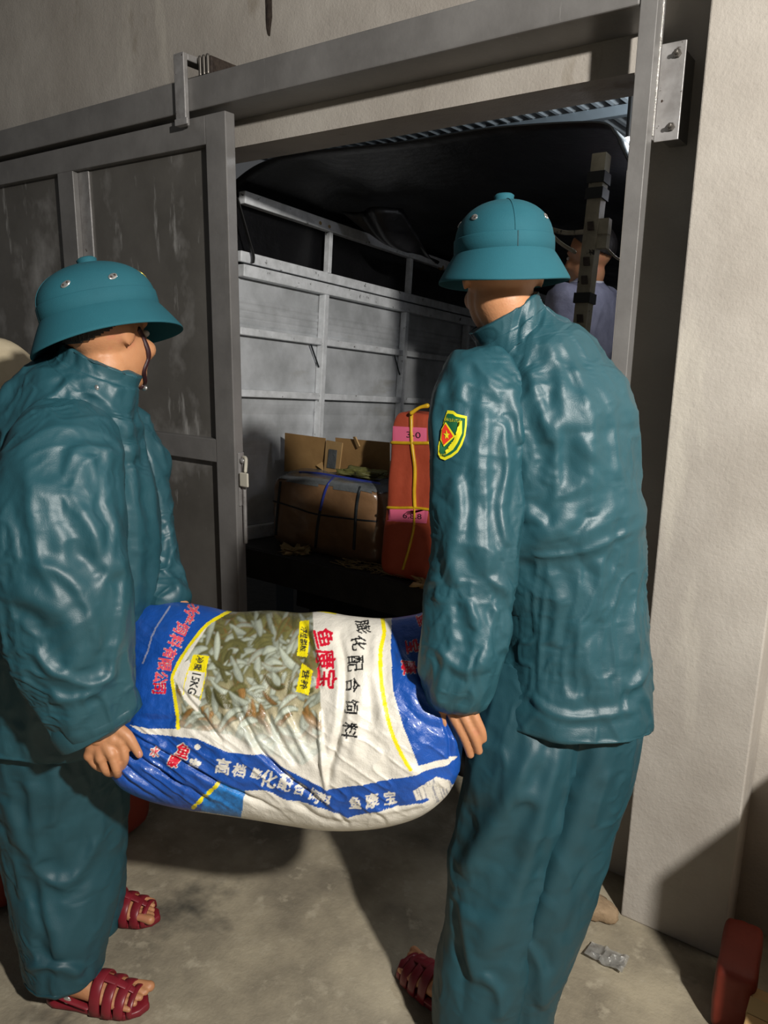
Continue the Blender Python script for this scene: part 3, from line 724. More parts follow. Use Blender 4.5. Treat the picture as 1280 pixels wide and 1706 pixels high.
# ------------------------------------------------------------------ people
def head_frame(fwd, up=(0, 0, 1)):
    f = nrm(np.array(fwd, float)); u = np.array(up, float); u = nrm(u-f*(u@f)); r = np.cross(f, u)   # right of the person
    return np.column_stack([r, f, u])
def head_parts(mb, c, R, s=1.0, hat=False):
    def E(x, y, z, rx, ry, rz): mb.add(*ellipsoid(np.asarray(c)+R@(np.array((x, y, z))*s), rx*s, ry*s, rz*s, R, 22, 16))
    if hat: E(0, -.010, .022, .071, .084, .072)  # cranium, hair pressed flat under the helmet
    else: E(0, -.012, .035, .075, .092, .088)    # cranium
    E(0, .022, -.03, .060, .066, .078)           # face
    E(0, .038, -.078, .040, .044, .034)          # jaw
    E(0, .068, -.098, .019, .018, .016)          # chin
    E(0, .074, .022, .046, .016, .016)           # brow
    E(0, .090, -.012, .010, .018, .024)          # nose bridge
    E(0, .102, -.030, .0155, .016, .012)         # nose tip
    E(0, .084, -.060, .021, .012, .009)          # lips
    for q in (-1, 1):
        E(q*.038, .058, -.032, .024, .026, .022)  # cheek
        E(q*.069, -.014, .004, .005, .018, .029) # ear
        E(q*.071, -.020, .012, .006, .013, .018)
def face_parts(par, c, R, s=1.0):
    for q in (-1, 1):
        p = np.asarray(c)+R@(np.array((q*.031, .074, .000))*s)
        e = mk('eye', *ellipsoid(p, .0115*s, .0085*s, .0075*s, R, 14, 10), M['eye'], par)
        mk('iris', *ellipsoid(p+R@np.array((0, .0055*s, 0)), .005*s, .004*s, .005*s, R, 12, 8), M['iris'], e)
def hair_cap(par, c, R, s=1.0):
    v, f = ellipsoid((0, 0, 0), 1, 1, 1, None, 90, 70)
    keep = []
    for q in f:
        m = v[list(q)].mean(0)
        if m[2] > .15+.55*max(0, m[1])-.62*max(0, -m[1]): keep.append(q)
    V = v*np.array((.0735, .0850, .0800))*s; V = V*(1+.02*(fbm(v*9, 3)[:, None]-.5))
    V = V@R.T+np.asarray(c)+R@(np.array((0, -.012, .036))*s)
    ids = sorted({i for q in keep for i in q}); mp = {i: k for k, i in enumerate(ids)}
    o = mk('hair', V[ids], [tuple(mp[i] for i in q) for q in keep], M['hair'], par)
    o.modifiers.new('t', 'SOLIDIFY').thickness = .004

def helmet(par, c, R, badge=True, pol=62, s=1.0):
    """cloth covered sun helmet: dome, band, drooping brim, knob, vent eyelets"""
    nu = 96; th = np.linspace(0, 2*math.pi, nu, endpoint=False)
    def ring(rx, ryf, ryb, z, zf=0, zb=0, zs=0):
        x = rx*np.cos(th); sy = np.sin(th); y = np.where(sy > 0, ryf*sy, ryb*sy)
        zz = z+zf*np.clip(sy, 0, 1)**2+zb*np.clip(-sy, 0, 1)**2+zs*np.abs(np.cos(th))**2
        return np.column_stack([x, y, zz])
    W = lambda q: (q*s)@R.T+np.asarray(c)
    rs = []
    DH = .076
    def dpt(a, th_):
        r = math.sin(a)**.9; return np.array((.094*r*math.cos(th_), (.112 if math.sin(th_) > 0 else .116)*r*math.sin(th_), .030+DH*max(math.cos(a), 0)**.97))
    def dnrm(a, th_):
        n_ = np.cross(dpt(a+.01, th_)-dpt(a-.01, th_), dpt(a, th_+.01)-dpt(a, th_-.01)); return nrm(n_*np.sign(n_@(dpt(a, th_)-np.array((0, 0, .03)))))
    for a in np.linspace(math.radians(3), math.radians(90), 24):
        r = math.sin(a)**.9; rs.append(ring(.094*r, .112*r, .116*r, .030+DH*max(math.cos(a), 0)**.97))
    rs += [ring(.0945, .1125, .1165, .022), ring(.0950, .1130, .1170, .010)]
    V = np.vstack(rs); f = gridfaces(len(rs), nu); f = [q[::-1] for q in f]; f.append(tuple(range(nu)))
    dome = mk('helmet', W(V), f, M['felt'], par)
    dome['label'] = 'teal cloth covered sun helmet'
    n = 16; top = []; bot = []
    for k in np.linspace(0, 1, n):
        e = k**1.12
        top.append(ring(.0945+.031*k, .1125+.034*k, .1165+.034*k, .010-.047*e, -.008*k, -.012*k, -.002*k))
        bot.append(ring(.0905+.034*k, .1085+.037*k, .1125+.037*k, .004-.045*e, -.008*k, -.012*k, -.002*k))
    edge = [ring(.1262, .1472, .1512, -.0395, -.008, -.012, -.002), ring(.1262, .1472, .1512, -.0425, -.008, -.012, -.002)]
    RR = top+edge+bot[::-1]; V = np.vstack(RR); f = gridfaces(len(RR), nu)
    mk('brim', W(V), [q[::-1] for q in f], M['felt'], dome)
    rs = [ring(.0948, .1128, .1168, .005), ring(.0966, .1146, .1186, .0065), ring(.0966, .1146, .1186, .022), ring(.0962, .1142, .1182, .0335), ring(.0955, .1135, .1176, .035), ring(.0935, .1115, .1155, .0355)]
    mk('hat_band', W(np.vstack(rs)), [q[::-1] for q in gridfaces(len(rs), nu)], M['felt'], dome)
    v, ff = tube([(.004, -.1178, .008), (.004, -.1174, .033)], [.0014], 8); mk('band_seam', W(v), ff, M['feltdark'], dome)
    kt = .030+DH
    rs = [ring(.006, .006, .006, kt+.013), ring(.015, .015, .015, kt+.0125), ring(.0195, .0195, .0195, kt+.009), ring(.0185, .0185, .0185, kt+.004), ring(.021, .021, .021, kt-.004)]
    V = np.vstack(rs); f = gridfaces(5, nu); f.append(tuple(range(nu))[::-1]); mk('crown_knob', W(V), f, M['felt'], dome)
    v, ff = tube([dpt(math.radians(q), -math.pi/2)+dnrm(math.radians(q), -math.pi/2)*.0002 for q in np.linspace(12, 86, 14)], [.0011], 6, n=50); mk('crown_seam', W(v), ff, M['felt'], dome)
    rs = [ring(.090, .108, .113, .006), ring(.06, .07, .075, .04), ring(.01, .01, .01, .05)]
    mk('lining', W(np.vstack(rs)), gridfaces(3, nu), M['feltdark'], dome)
    for sx in (1, -1):
        for ang in (8, -38):
            th_ = math.radians(ang) if sx > 0 else math.pi-math.radians(ang)
            a = math.radians(pol); p = dpt(a, th_); nn = dnrm(a, th_); t1 = nrm(np.cross((0, 0, 1), nn)); t2 = np.cross(nn, t1)
            d1 = nrm(t1*.9+t2*.42*sx); d2 = np.cross(nn, d1); Rm = np.column_stack([d1, d2, nn])
            v, ff = ellipsoid(p+nn*.0004, .0105, .0062, .0016, Rm, 20, 8); e = mk('vent_eyelet', W(v), ff, M['silver'], dome)
            for k in (-1, 1):
                v, ff = ellipsoid(p+nn*.0017+d1*.0042*k, .0024, .0026, .0008, Rm, 10, 6); mk('eyelet_hole', W(v), ff, M['rust'], dome)
    if badge:
        a = math.radians(56); p = dpt(a, math.pi/2); nn = dnrm(a, math.pi/2); t1 = np.array((1.0, 0, 0)); t2 = np.cross(nn, t1); Rm = np.column_stack([t1, t2, nn])
        v, ff = ellipsoid(p+nn*.0015, .017, .017, .0035, Rm, 24, 8); mk('cap_badge', W(v), ff, M['gold'], dome)
    return dome

def limb_path(sec): return [P(q[0], q[1], q[2]) for q in sec]

def hand(mb, wrist, knuck, fingers, thumb, r=.0085):
    """wrist/knuckle row points; fingers: list of point chains starting at the knuckles"""
    kc = np.mean(knuck, axis=0)
    mb.add(*tube([wrist, wrist*.6+kc*.4], [.026, .029], 14, k=.62, up=nrm(np.cross(knuck[-1]-knuck[0], kc-wrist)), capd=.4))
    for k_, ch in zip(knuck, fingers):
        m0 = wrist*.72+k_*.28
        mb.add(*tube([m0, (m0+k_)/2, k_], [.014, .0135, .0115], 12))
        mb.add(*tube(ch, np.linspace(r*1.12, r*.82, len(ch)), 12, n=5*len(ch)))
    # palm web
    mb.add(*tube([wrist*.35+knuck[0]*.65, wrist*.35+knuck[-1]*.65], [.016, .015], 12, capd=1))
    mb.add(*tube(thumb, np.linspace(r*1.5, r*.9, len(thumb)), 12, n=5*len(thumb)))

def skin_mesh(mb, hb, par, vox=.0052):
    V, f = vremesh(mb.V(), mb.f, vox, 3); o = MB(); o.add(V, f)
    for h in hb:
        V, f = vremesh(h.V(), h.f, .0026, 2); o.add(V, f)
    return o.build('body', M['skin'], par)

def foot(mb, heel, toe, side):
    """bare foot from heel to toe on the sandal sole; side = unit vector towards the little toe"""
    heel = np.asarray(heel, float); toe = np.asarray(toe, float); d = nrm(toe-heel); L = np.linalg.norm(toe-heel); up = np.array((0, 0, 1.0))
    z = .022
    pts = [heel+d*.025+up*(z+.030), heel+d*L*.3+up*(z+.034), heel+d*L*.55+up*(z+.024), heel+d*L*.78+up*(z+.015)]
    X = []; A = []; B = []
    for p, wd, h in zip(pts, (.029, .031, .038, .042), (.030, .034, .024, .014)):
        X.append(p); A.append(side*wd); B.append(up*h)
    D = catmull(np.hstack([np.array(X), np.array(A), np.array(B)]), 14); mb.add(*loft(D[:, :3], D[:, 3:6], D[:, 6:9], 18, capd=.7))
    for k in range(5):
        b = heel+d*L*(.76-.02*k*k*.25)+side*(-.032+.0165*k)+up*(z+.012); tip = heel+d*L*(.985-.012*k-.012*max(0, k-1))+side*(-.032+.0165*k)+up*(z+.010)
        mb.add(*tube([b, (b+tip)/2+up*.003, tip], [.0105-.0008*k, .0095-.0006*k, (.0125 if k == 0 else .0085-.0005*k)], 10))
def ankle(heel, toe): 
    d = nrm(np.asarray(toe, float)-np.asarray(heel, float)); return np.asarray(heel, float)+d*.045+np.array((0, 0, .10))
def sandal(par, heel, toe, side, label=None):
    heel = np.asarray(heel, float); toe = np.asarray(toe, float); d = nrm(toe-heel); L = np.linalg.norm(toe-heel)+.012; up = np.array((0, 0, 1.0)); o0 = heel-d*.006
    t = np.linspace(0, 1, 26); wv = np.interp(t, [0, .03, .12, .35, .65, .85, .96, 1], [.004, .020, .031, .032, .043, .040, .024, .005])
    X = o0+d*(t*L)[:, None]+up*.0105
    v, f = loft(X, side*wv[:, None], np.repeat(up[None]*.0095, 26, 0), 20, caps=(True, True), sup=.45, capk=2)
    so = mk('sandal', v, f, M['sandal'], par, label='maroon plastic sandal with cut-out straps')
    def arc(t0, h, wd, name='sandal_strap', t1=None, wl=None):
        t1 = t0 if t1 is None else t1; pts = []; nr = []
        w0 = np.interp(t0, t, wv)+.003; w1 = np.interp(t1, t, wv)+.003
        for a in np.linspace(0, math.pi, 18):
            k = (1-math.cos(a))/2; c = o0+d*L*(t0*(1-k)+t1*k); ww = w0*(1-k)+w1*k
            pts.append(c-side*ww*math.cos(a)+up*(.012+h*math.sin(a)**.75))
        pts = np.array(pts); A = np.repeat(d[None]*wd/2, 18, 0); T = np.gradient(pts, axis=0); T /= np.linalg.norm(T, axis=1)[:, None]
        Nn = np.cross(T, d); Nn /= np.linalg.norm(Nn, axis=1)[:, None]+1e-9
        v, f = loft(pts, A, Nn*.0028, 8, caps=(True, True), capk=1, sup=.6); return mk(name, v, f, M['sandal'], so)
    arc(.885, .036, .014); arc(.80, .046, .024, t1=.79); arc(.69, .056, .024, t1=.68); arc(.575, .070, .026, t1=.56)
    # lengthwise band over the instep
    pts = [o0+d*L*q+up*h for q, h in ((.52, .082), (.60, .077), (.70, .069), (.80, .059), (.89, .047))]
    v, f = tube(pts, [.012, .012, .011, .010, .008], 10, k=.25, up=up); mk('sandal_strap', v, f, M['sandal'], so)
    # heel strap and buckle
    pts = [o0+d*L*.50-side*.040+up*.030, o0+d*L*.22-side*.036+up*.048, o0+d*L*.02-side*.018+up*.055, o0+d*L*.02+side*.018+up*.055, o0+d*L*.22+side*.036+up*.048, o0+d*L*.50+side*.040+up*.030]
    v, f = tube(pts, [.008], 8, n=30, k=.35, up=None); mk('heel_strap', v, f, M['sandal'], so)
    p = o0+d*L*.30+side*.040+up*.043; v, f = ellipsoid(p, .010, .003, .010, np.column_stack([d, side, up]), 12, 8); mk('buckle', v, f, M['silver'], so)

def cloth_noise(V, kx, kz, amp, seed, fine=.0015):
    """drapes running down the limb: stretched, warped ridges plus small crumples"""
    w1 = np.column_stack([fbm(V*4+seed, seed), fbm(V*4+9.1, seed+1), fbm(V*4+3.3, seed+2)])-.5
    q = (V+.10*w1)*np.array((kx, kx, kz))
    a = ridge(q, seed+3)**2.2; b = ridge(q*1.9+4.4, seed+4)**2
    c = ridge(V*np.array((30, 30, 18))+2*w1, seed+5)**2
    return amp*(.65*a+.35*b-.35)+fine*(c-.3)
def crisp(V, seed, kx, kz, a):
    w1 = np.column_stack([fbm(V*5+seed, seed), fbm(V*5+9.1, seed+1), fbm(V*5+3.3, seed+2)])-.5; out = 0
    for i, (f_, am, th_) in enumerate(((1.0, 1.0, .60), (1.7, .7, .55), (3.1, .38, .45), (5.5, .2, .4))):
        rot = .5*(i % 2)-.2; c, s_ = math.cos(rot), math.sin(rot)
        Vr = np.column_stack([V[:, 0], V[:, 1]*c-V[:, 2]*s_, V[:, 1]*s_+V[:, 2]*c])
        q = (Vr+.16*w1)*np.array((kx, kx, kz*(1+.35*i)))*f_+3.7*i
        r = np.maximum(0, ridge(q, seed+5+i)-th_)/(1-th_); m = np.clip((vnoise(V*6*f_**.5+i*2.1, seed+20+i)-.35)*3.5, 0, 1); sg = 1 if i != 1 else -1
        out = out+sg*a*am*r*m
    return out-.15*a
def garment(name, par, sec, m, kx=13, kz=3.5, amp=.010, seed=1, items=(), nu=150, nv=200, caps=(True, True), fine=.0016, capd=.6, label=None, sup=1.0, stretch=.04, cr=.0075, pin=0):
    V, f = pxtube(sec, nu, nv, caps, capd, sup)
    d = cloth_noise(V, kx, kz, amp, seed, fine)
    V2 = folds(V, f, items, d)
    V2 = drape(V, V2, len(V)//nu, nu, 1+stretch*.8, 1+stretch, 70, -.03, .032, pin)
    V2 = folds(V2, f, [(it[0], it[1]*.6, it[2]*.22) for it in items if len(it) < 4], crisp(V2, seed+100, kx*.8, kz*.9, cr))
    return mk(name, V2, f, m, par, label=label), V2, f
def drape(base, V, nv, nu, su, sv, it=110, lo=-.02, hi=.024, pin=0):
    """relax a displaced cloth tube towards its (slightly over-long) rest lengths, so that it buckles into creases"""
    B = base[:nv*nu].reshape(nv, nu, 3); X = V[:nv*nu].reshape(nv, nu, 3).copy()
    gu = np.roll(B, -1, 1)-np.roll(B, 1, 1); gv = np.gradient(B, axis=0); N = np.cross(gu, gv); N /= np.linalg.norm(N, axis=2)[..., None]+1e-12
    if np.mean(np.einsum('ijk,ijk->ij', N, B-B.mean(1, keepdims=True))) < 0: N = -N
    sh = lambda Z, a, b: np.roll(Z[a:], -b, 1) if a else np.roll(Z, -b, 1)
    con = []
    for a, b, k, sc in ((0, 1, .5, su), (1, 0, .5, sv), (1, 1, .35, None), (1, -1, .35, None), (0, 2, .10, su), (2, 0, .10, sv)):
        d = sh(B, a, b)-(B[:-a] if a else B)
        if sc is None:
            eu = np.linalg.norm(np.roll(B, -1, 1)-B, axis=2)[:-1]*su; ev = np.linalg.norm(B[1:]-B[:-1], axis=2)*sv; L = np.sqrt(eu**2+ev**2)
        else: L = np.linalg.norm(d, axis=2)*sc
        con.append((a, b, k, L))
    for q in range(it):
        for a, b, k, L in con:
            d = sh(X, a, b)-(X[:-a] if a else X); ln = np.sqrt(np.einsum('ijk,ijk->ij', d, d))+1e-9
            c = d*(k*.5*(1-L/ln))[..., None]
            if a: X[:-a] += c; X[a:] -= np.roll(c, b, 1)
            else: X += c-np.roll(c, b, 1)
        d = X-B; dn = np.einsum('ijk,ijk->ij', d, N); dt = d-N*dn[..., None]
        X = B+N*np.clip(dn, lo, hi)[..., None]+.985*dt
        if pin: X[:pin] = .5*X[:pin]+.5*B[:pin]
    out = V.copy(); out[:nv*nu] = X.reshape(-1, 3); return out
def open_band(sec, nu, thick, nv=14):
    """open cloth tube (collar, cuff) with an inner face"""
    D = catmull(np.array([np.concatenate(q) for q in sec], float), nv); Cc, A, B = D[:, :3], D[:, 3:6], D[:, 6:9]
    sh = lambda X: X*(1-thick/np.linalg.norm(X, axis=1))[:, None]
    C2 = np.vstack([Cc, Cc[-1:], Cc[::-1]]); A2 = np.vstack([A, A[-1:]*(1-.3*thick/np.linalg.norm(A[-1])), sh(A)[::-1]]); B2 = np.vstack([B, B[-1:]*(1-.3*thick/np.linalg.norm(B[-1])), sh(B)[::-1]])
    return loft(C2, A2, B2, nu, caps=(False, False))

# --- left man -------------------------------------------------------
def left_man():
    g0 = np.array((-1.45, .90, 0.0))
    t = thing('person', g0, 'left man in teal rain suit and sun helmet, seen from his side', 'person')
    hc = P(178, 560, 1.49); R = head_frame((-.20, .97, .05), (-.06, -.10, 1)); hbs = [] 
    heelN, toeN = on(84, 1662, 2, 0), on(243, 1682, 2, 0)
    heelN[2] = toeN[2] = 0
    dN = nrm(toeN-heelN); sideN = np.array((dN[1], -dN[0], 0))       # right foot, little toe to his right
    toeF = on(262, 1535, 2, 0); dF = nrm(np.array((.80, .42, 0))); heelF = toeF-dF*.245; sideF = -np.array((dF[1], -dF[0], 0))
    # body: one continuous skin
    mb = MB(); head_parts(mb, hc, R, hat=True)
    pel = P(95, 1150, 1.62); ch = P(112, 850, 1.55); nk = P(150, 650, 1.505)
    mb.add(*tube([hc+R@np.array((0, -.02, -.06)), nk, (nk+ch)/2], [.052, .056, .075], 20))
    mb.add(*tube([(nk*.6+ch*.4), ch, (ch+pel)/2, pel], [.085, .115, .105, .11], 24))
    rs = [(112, 735, 1.42), (100, 850, 1.355), (108, 1000, 1.355), (150, 1175, 1.395)]
    wr = P(168, 1222, 1.400)
    mb.add(*tube([P(*q) for q in rs]+[wr], [.05, .045, .040, .030, .027], 16))
    K = [P(201, 1236, 1.392), P(186, 1256, 1.386), P(168, 1262, 1.390), P(149, 1258, 1.396)]
    fg = [[K[0], P(208, 1262, 1.396), P(203, 1278, 1.420), P(212, 1272, 1.435)], [K[1], P(194, 1282, 1.392), P(196, 1290, 1.415), P(205, 1284, 1.432)],
          [K[2], P(176, 1282, 1.398), P(184, 1288, 1.420), P(194, 1284, 1.434)], [K[3], P(158, 1272, 1.404), P(170, 1280, 1.422), P(180, 1278, 1.436)]]
    th = [P(196, 1214, 1.395), P(212, 1226, 1.392), P(222, 1240, 1.393), P(232, 1257, 1.399)]
    h_ = MB(); hand(h_, wr, K, fg, th); hbs.append(h_)
    ls = [P(190, 740, 1.69), P(240, 850, 1.68), P(262, 930, 1.655), P(288, 1000, 1.62)]
    wl = P(297, 1015, 1.612); mb.add(*tube(ls+[wl], [.05, .045, .038, .030, .027], 16))
    K2 = [P(318, 1012, 1.585), P(324, 1024, 1.60), P(322, 1038, 1.615), P(316, 1048, 1.63)]
    K2 = [q+np.array((0, 0, -.012)) for q in K2]
    fg2 = [[k_, k_+np.array((.020, .010, -.020)), k_+np.array((.022, .004, -.045)), k_+np.array((.012, -.002, -.060))] for k_ in K2]
    h_ = MB(); hbs.append(h_); hand(h_, wl, K2, fg2, [wl, wl+np.array((.025, -.025, -.01)), wl+np.array((.05, -.035, -.025))])
    for (hp, kn, an) in ((P(85, 1200, 1.60), P(100, 1420, 1.715), ankle(heelN, toeN)), (P(105, 1180, 1.70), P(142, 1375, 1.86), ankle(heelF, toeF))):
        mb.add(*tube([hp, (hp+kn)/2, kn, (kn+an)/2, an, an-np.array((0, 0, .06))], [.075, .068, .050, .044, .031, .031], 18))
    for q in ((heelN, toeN, sideN), (heelF, toeF, sideF)): h_ = MB(); foot(h_, *q); hbs.append(h_)
    body = skin_mesh(mb, hbs, t)
    face_parts(t, hc, R); hair_cap(t, hc-R[:, 2]*.012, R, .985)
    sandal(t, heelN, toeN, sideN); sandal(t, heelF, toeF, sideF)
    for k_, c_ in ((P(231, 1256, 1.3945), 0),):
        v, ff = ellipsoid(k_, .006, .0035, .008, None, 12, 8); mk('fingernail', v, ff, M['nail'], t)
    # jacket
    tor = [(172, 601, 1.495, 67, .92), (166, 616, 1.498, 68, .92), (158, 636, 1.503, 77, .95), (144, 662, 1.512, 97, .98), (126, 704, 1.525, 116, 1.0), (110, 770, 1.54, 142, .92), (104, 870, 1.555, 158, .86), (102, 980, 1.575, 156, .82), (98, 1080, 1.60, 148, .82), (92, 1200, 1.64, 140, .85)]
    jk = [([(228, 690), (245, 780), (256, 900), (250, 1020)], .012, .012, 'fold'), ([(205, 690), (225, 800), (232, 920), (225, 1030)], .012, .012),
          ([(200, 640), (185, 680), (215, 720)], .010, .008), ([(150, 650), (205, 700), (232, 760)], .012, .010)]
    jo, jV, jf = garment('jacket', t, tor, M['nylon'], amp=.009, seed=11, items=jk, label='teal nylon raincoat', capd=.08, pin=32)
    slv = [(128, 690, 1.455, 52, .7), (116, 730, 1.41, 82, .75), (100, 800, 1.375, 98, .8), (98, 890, 1.355, 108, .8), (106, 980, 1.350, 110, .75), (118, 1070, 1.360, 102, .75), (138, 1140, 1.378, 88, .75), (158, 1192, 1.395, 74, .75)]
    its = [([(45, 760), (52, 860), (70, 950), (110, 1010)], .014, .016), ([(120, 745), (128, 850), (170, 930), (205, 960)], .013, .017, 'fold'),
           ([(180, 740), (175, 830), (190, 890), (165, 1000)], .011, .015), ([(60, 940), (110, 960), (150, 1020), (165, 1090)], .013, .015),
           ([(20, 1000), (60, 1010), (110, 1040), (125, 1120)], .013, .016, 'fold'), ([(200, 900), (205, 980), (195, 1060), (180, 1140)], .010, .014),
           ([(55, 1080), (90, 1120), (150, 1140), (200, 1120)], .011, .014), ([(80, 1160), (120, 1165), (170, 1150)], .009, .012), ([(150, 760), (160, 800), (150, 850)], .01, .012)]
    so, sV, sf = garment('sleeve', jo, slv, M['nylon'], amp=.013, seed=23, items=its, kx=11, kz=4.5)
    slv2 = [(190, 705, 1.66, 55, .9), (215, 780, 1.685, 62, .9), (236, 870, 1.685, 52, .9), (252, 930, 1.665, 46, .9), (272, 980, 1.635, 38, .9), (288, 1003, 1.618, 32, .9)]
    garment('sleeve', jo, slv2, M['nylon'], amp=.010, seed=31, items=[([(268, 860), (285, 900), (280, 950)], .01, .014), ([(250, 940), (285, 960), (300, 990)], .009, .012)], kz=7)
    # cuff of the near sleeve
    ax = nrm(P(176, 1222, 1.403)-P(150, 1178, 1.392)); s = []
    for (u, v, d, wd, k) in ((146, 1170, 1.388, 70, .70), (156, 1186, 1.393, 76, .70), (166, 1203, 1.398, 75, .68), (172, 1213, 1.401, 72, .66)):
        x = P(u, v, d); vd = nrm(x-C_); a = nrm(np.cross(ax, vd)); b = np.cross(a, ax); s.append((x, a*wd*d/FPX, b*wd*d/FPX*k))
    v, ff = open_band(s, 90, .005); mk('cuff', v+vnormals(v, ff)*(.003*(fbm(v*22, 5)-.5))[:, None], ff, M['nylon'], jo)
    b = bvh_of(jV, jf); h = cast(b, 161, 646)
    if h: vv, q = ellipsoid(h[0], .006, .004, .006, None, 12, 8); mk('snap', vv, q, M['silver'], jo)
    # back flap edge hanging from the collar
    fp = [P(74, 628, 1.47), P(52, 665, 1.45), P(34, 705, 1.44), P(12, 752, 1.43), P(-12, 800, 1.43), P(-30, 850, 1.44)]
    v, q = tube(fp, [.010, .014, .013, .013, .013, .013], 10, n=40, k=.22, up=(.6, -.7, .3)); fo = mk('back_flap', v, q, M['nylon'], jo)
    vv, q = ellipsoid(P(41, 684, 1.427), .004, .004, .0075, None, 10, 8); mk('snap', vv, q, M['silver'], jo)
    # trousers
    leg1 = [(88, 1160, 1.625, 118, .8), (95, 1250, 1.655, 116, .75), (102, 1340, 1.69, 106, .75), (106, 1430, 1.72, 94, .75), (106, 1520, 1.722, 80, .85), (106, 1580, 1.726, 67, .95), (108, 1616, 1.730, 62, 1.0)]
    leg2 = [(118, 1170, 1.70, 98, .8), (133, 1280, 1.775, 78, .8), (142, 1370, 1.86, 64, .9), (147, 1450, 1.93, 56, 1.0), (148, 1510, 1.965, 53, 1.0), (148, 1552, 1.985, 50, 1.0)]
    it1 = [([(10, 1330), (40, 1410), (65, 1455), (100, 1470), (135, 1450), (165, 1390)], .014, .018), ([(45, 1300), (55, 1380), (62, 1440)], .012, .014, 'fold'),
           ([(62, 1460), (78, 1530), (92, 1600)], .012, .014, 'fold'), ([(85, 1270), (95, 1330), (85, 1380)], .012, .010), ([(40, 1615), (85, 1610), (140, 1620)], .010, .012)]
    m1 = pxtube(leg1, 150, 170, (True, True), .25); m2 = pxtube(leg2, 120, 150, (True, True), .25)
    mm = MB()
    for (V, f), its, sd in ((m1, it1, 41), (m2, [([(185, 1440), (198, 1490), (195, 1530)], .012, .014)], 45)):
        d = cloth_noise(V, 10, 3.0, .012, sd); n_ = 150 if sd == 41 else 120; W2 = drape(V, folds(V, f, its, d), len(V)//n_, n_, 1.02, 1.03, 60, -.02, .014); mm.add(folds(W2, f, [(q[0], q[1]*.7, q[2]*.3) for q in its], crisp(W2, sd+100, 7, 2.6, .006)), f)
    mm.build('trousers', M['nylon2'], t)
    # helmet
    hp = P(172, 530, 1.487); RH = head_frame((.34, .93, .16), (-.33, -.18, 1))
    hm = helmet(t, hp, RH, pol=72)
    bV_ = np.array([q.co[:] for q in body.data.vertices])+ORG[t.name]; bf_ = [tuple(q.vertices) for q in body.data.polygons]
    bb = bvh_of(bV_, bf_)
    sp = [(230, 548), (240, 568), (247, 592), (247, 618), (241, 636), (234, 645)]
    sp = [(u_-(0 if cast(bb, u_, v_) else 8), v_) for u_, v_ in sp]
    o_ = wrap_strip(bV_, bf_, sp, .012, M['strapbrown'], 'chin_strap', hm, .004, bvh=bb)
    if o_: o_['label'] = 'dark brown chin strap'
    h = cast(bb, 243, 646) or cast(bb, 238, 644) or cast(bb, 234, 640)
    if h: v, q = ellipsoid(h[0]+h[1]*.004, .010, .005, .006, None, 14, 8); mk('strap_buckle', v, q, M['silver'], hm)
left_man()

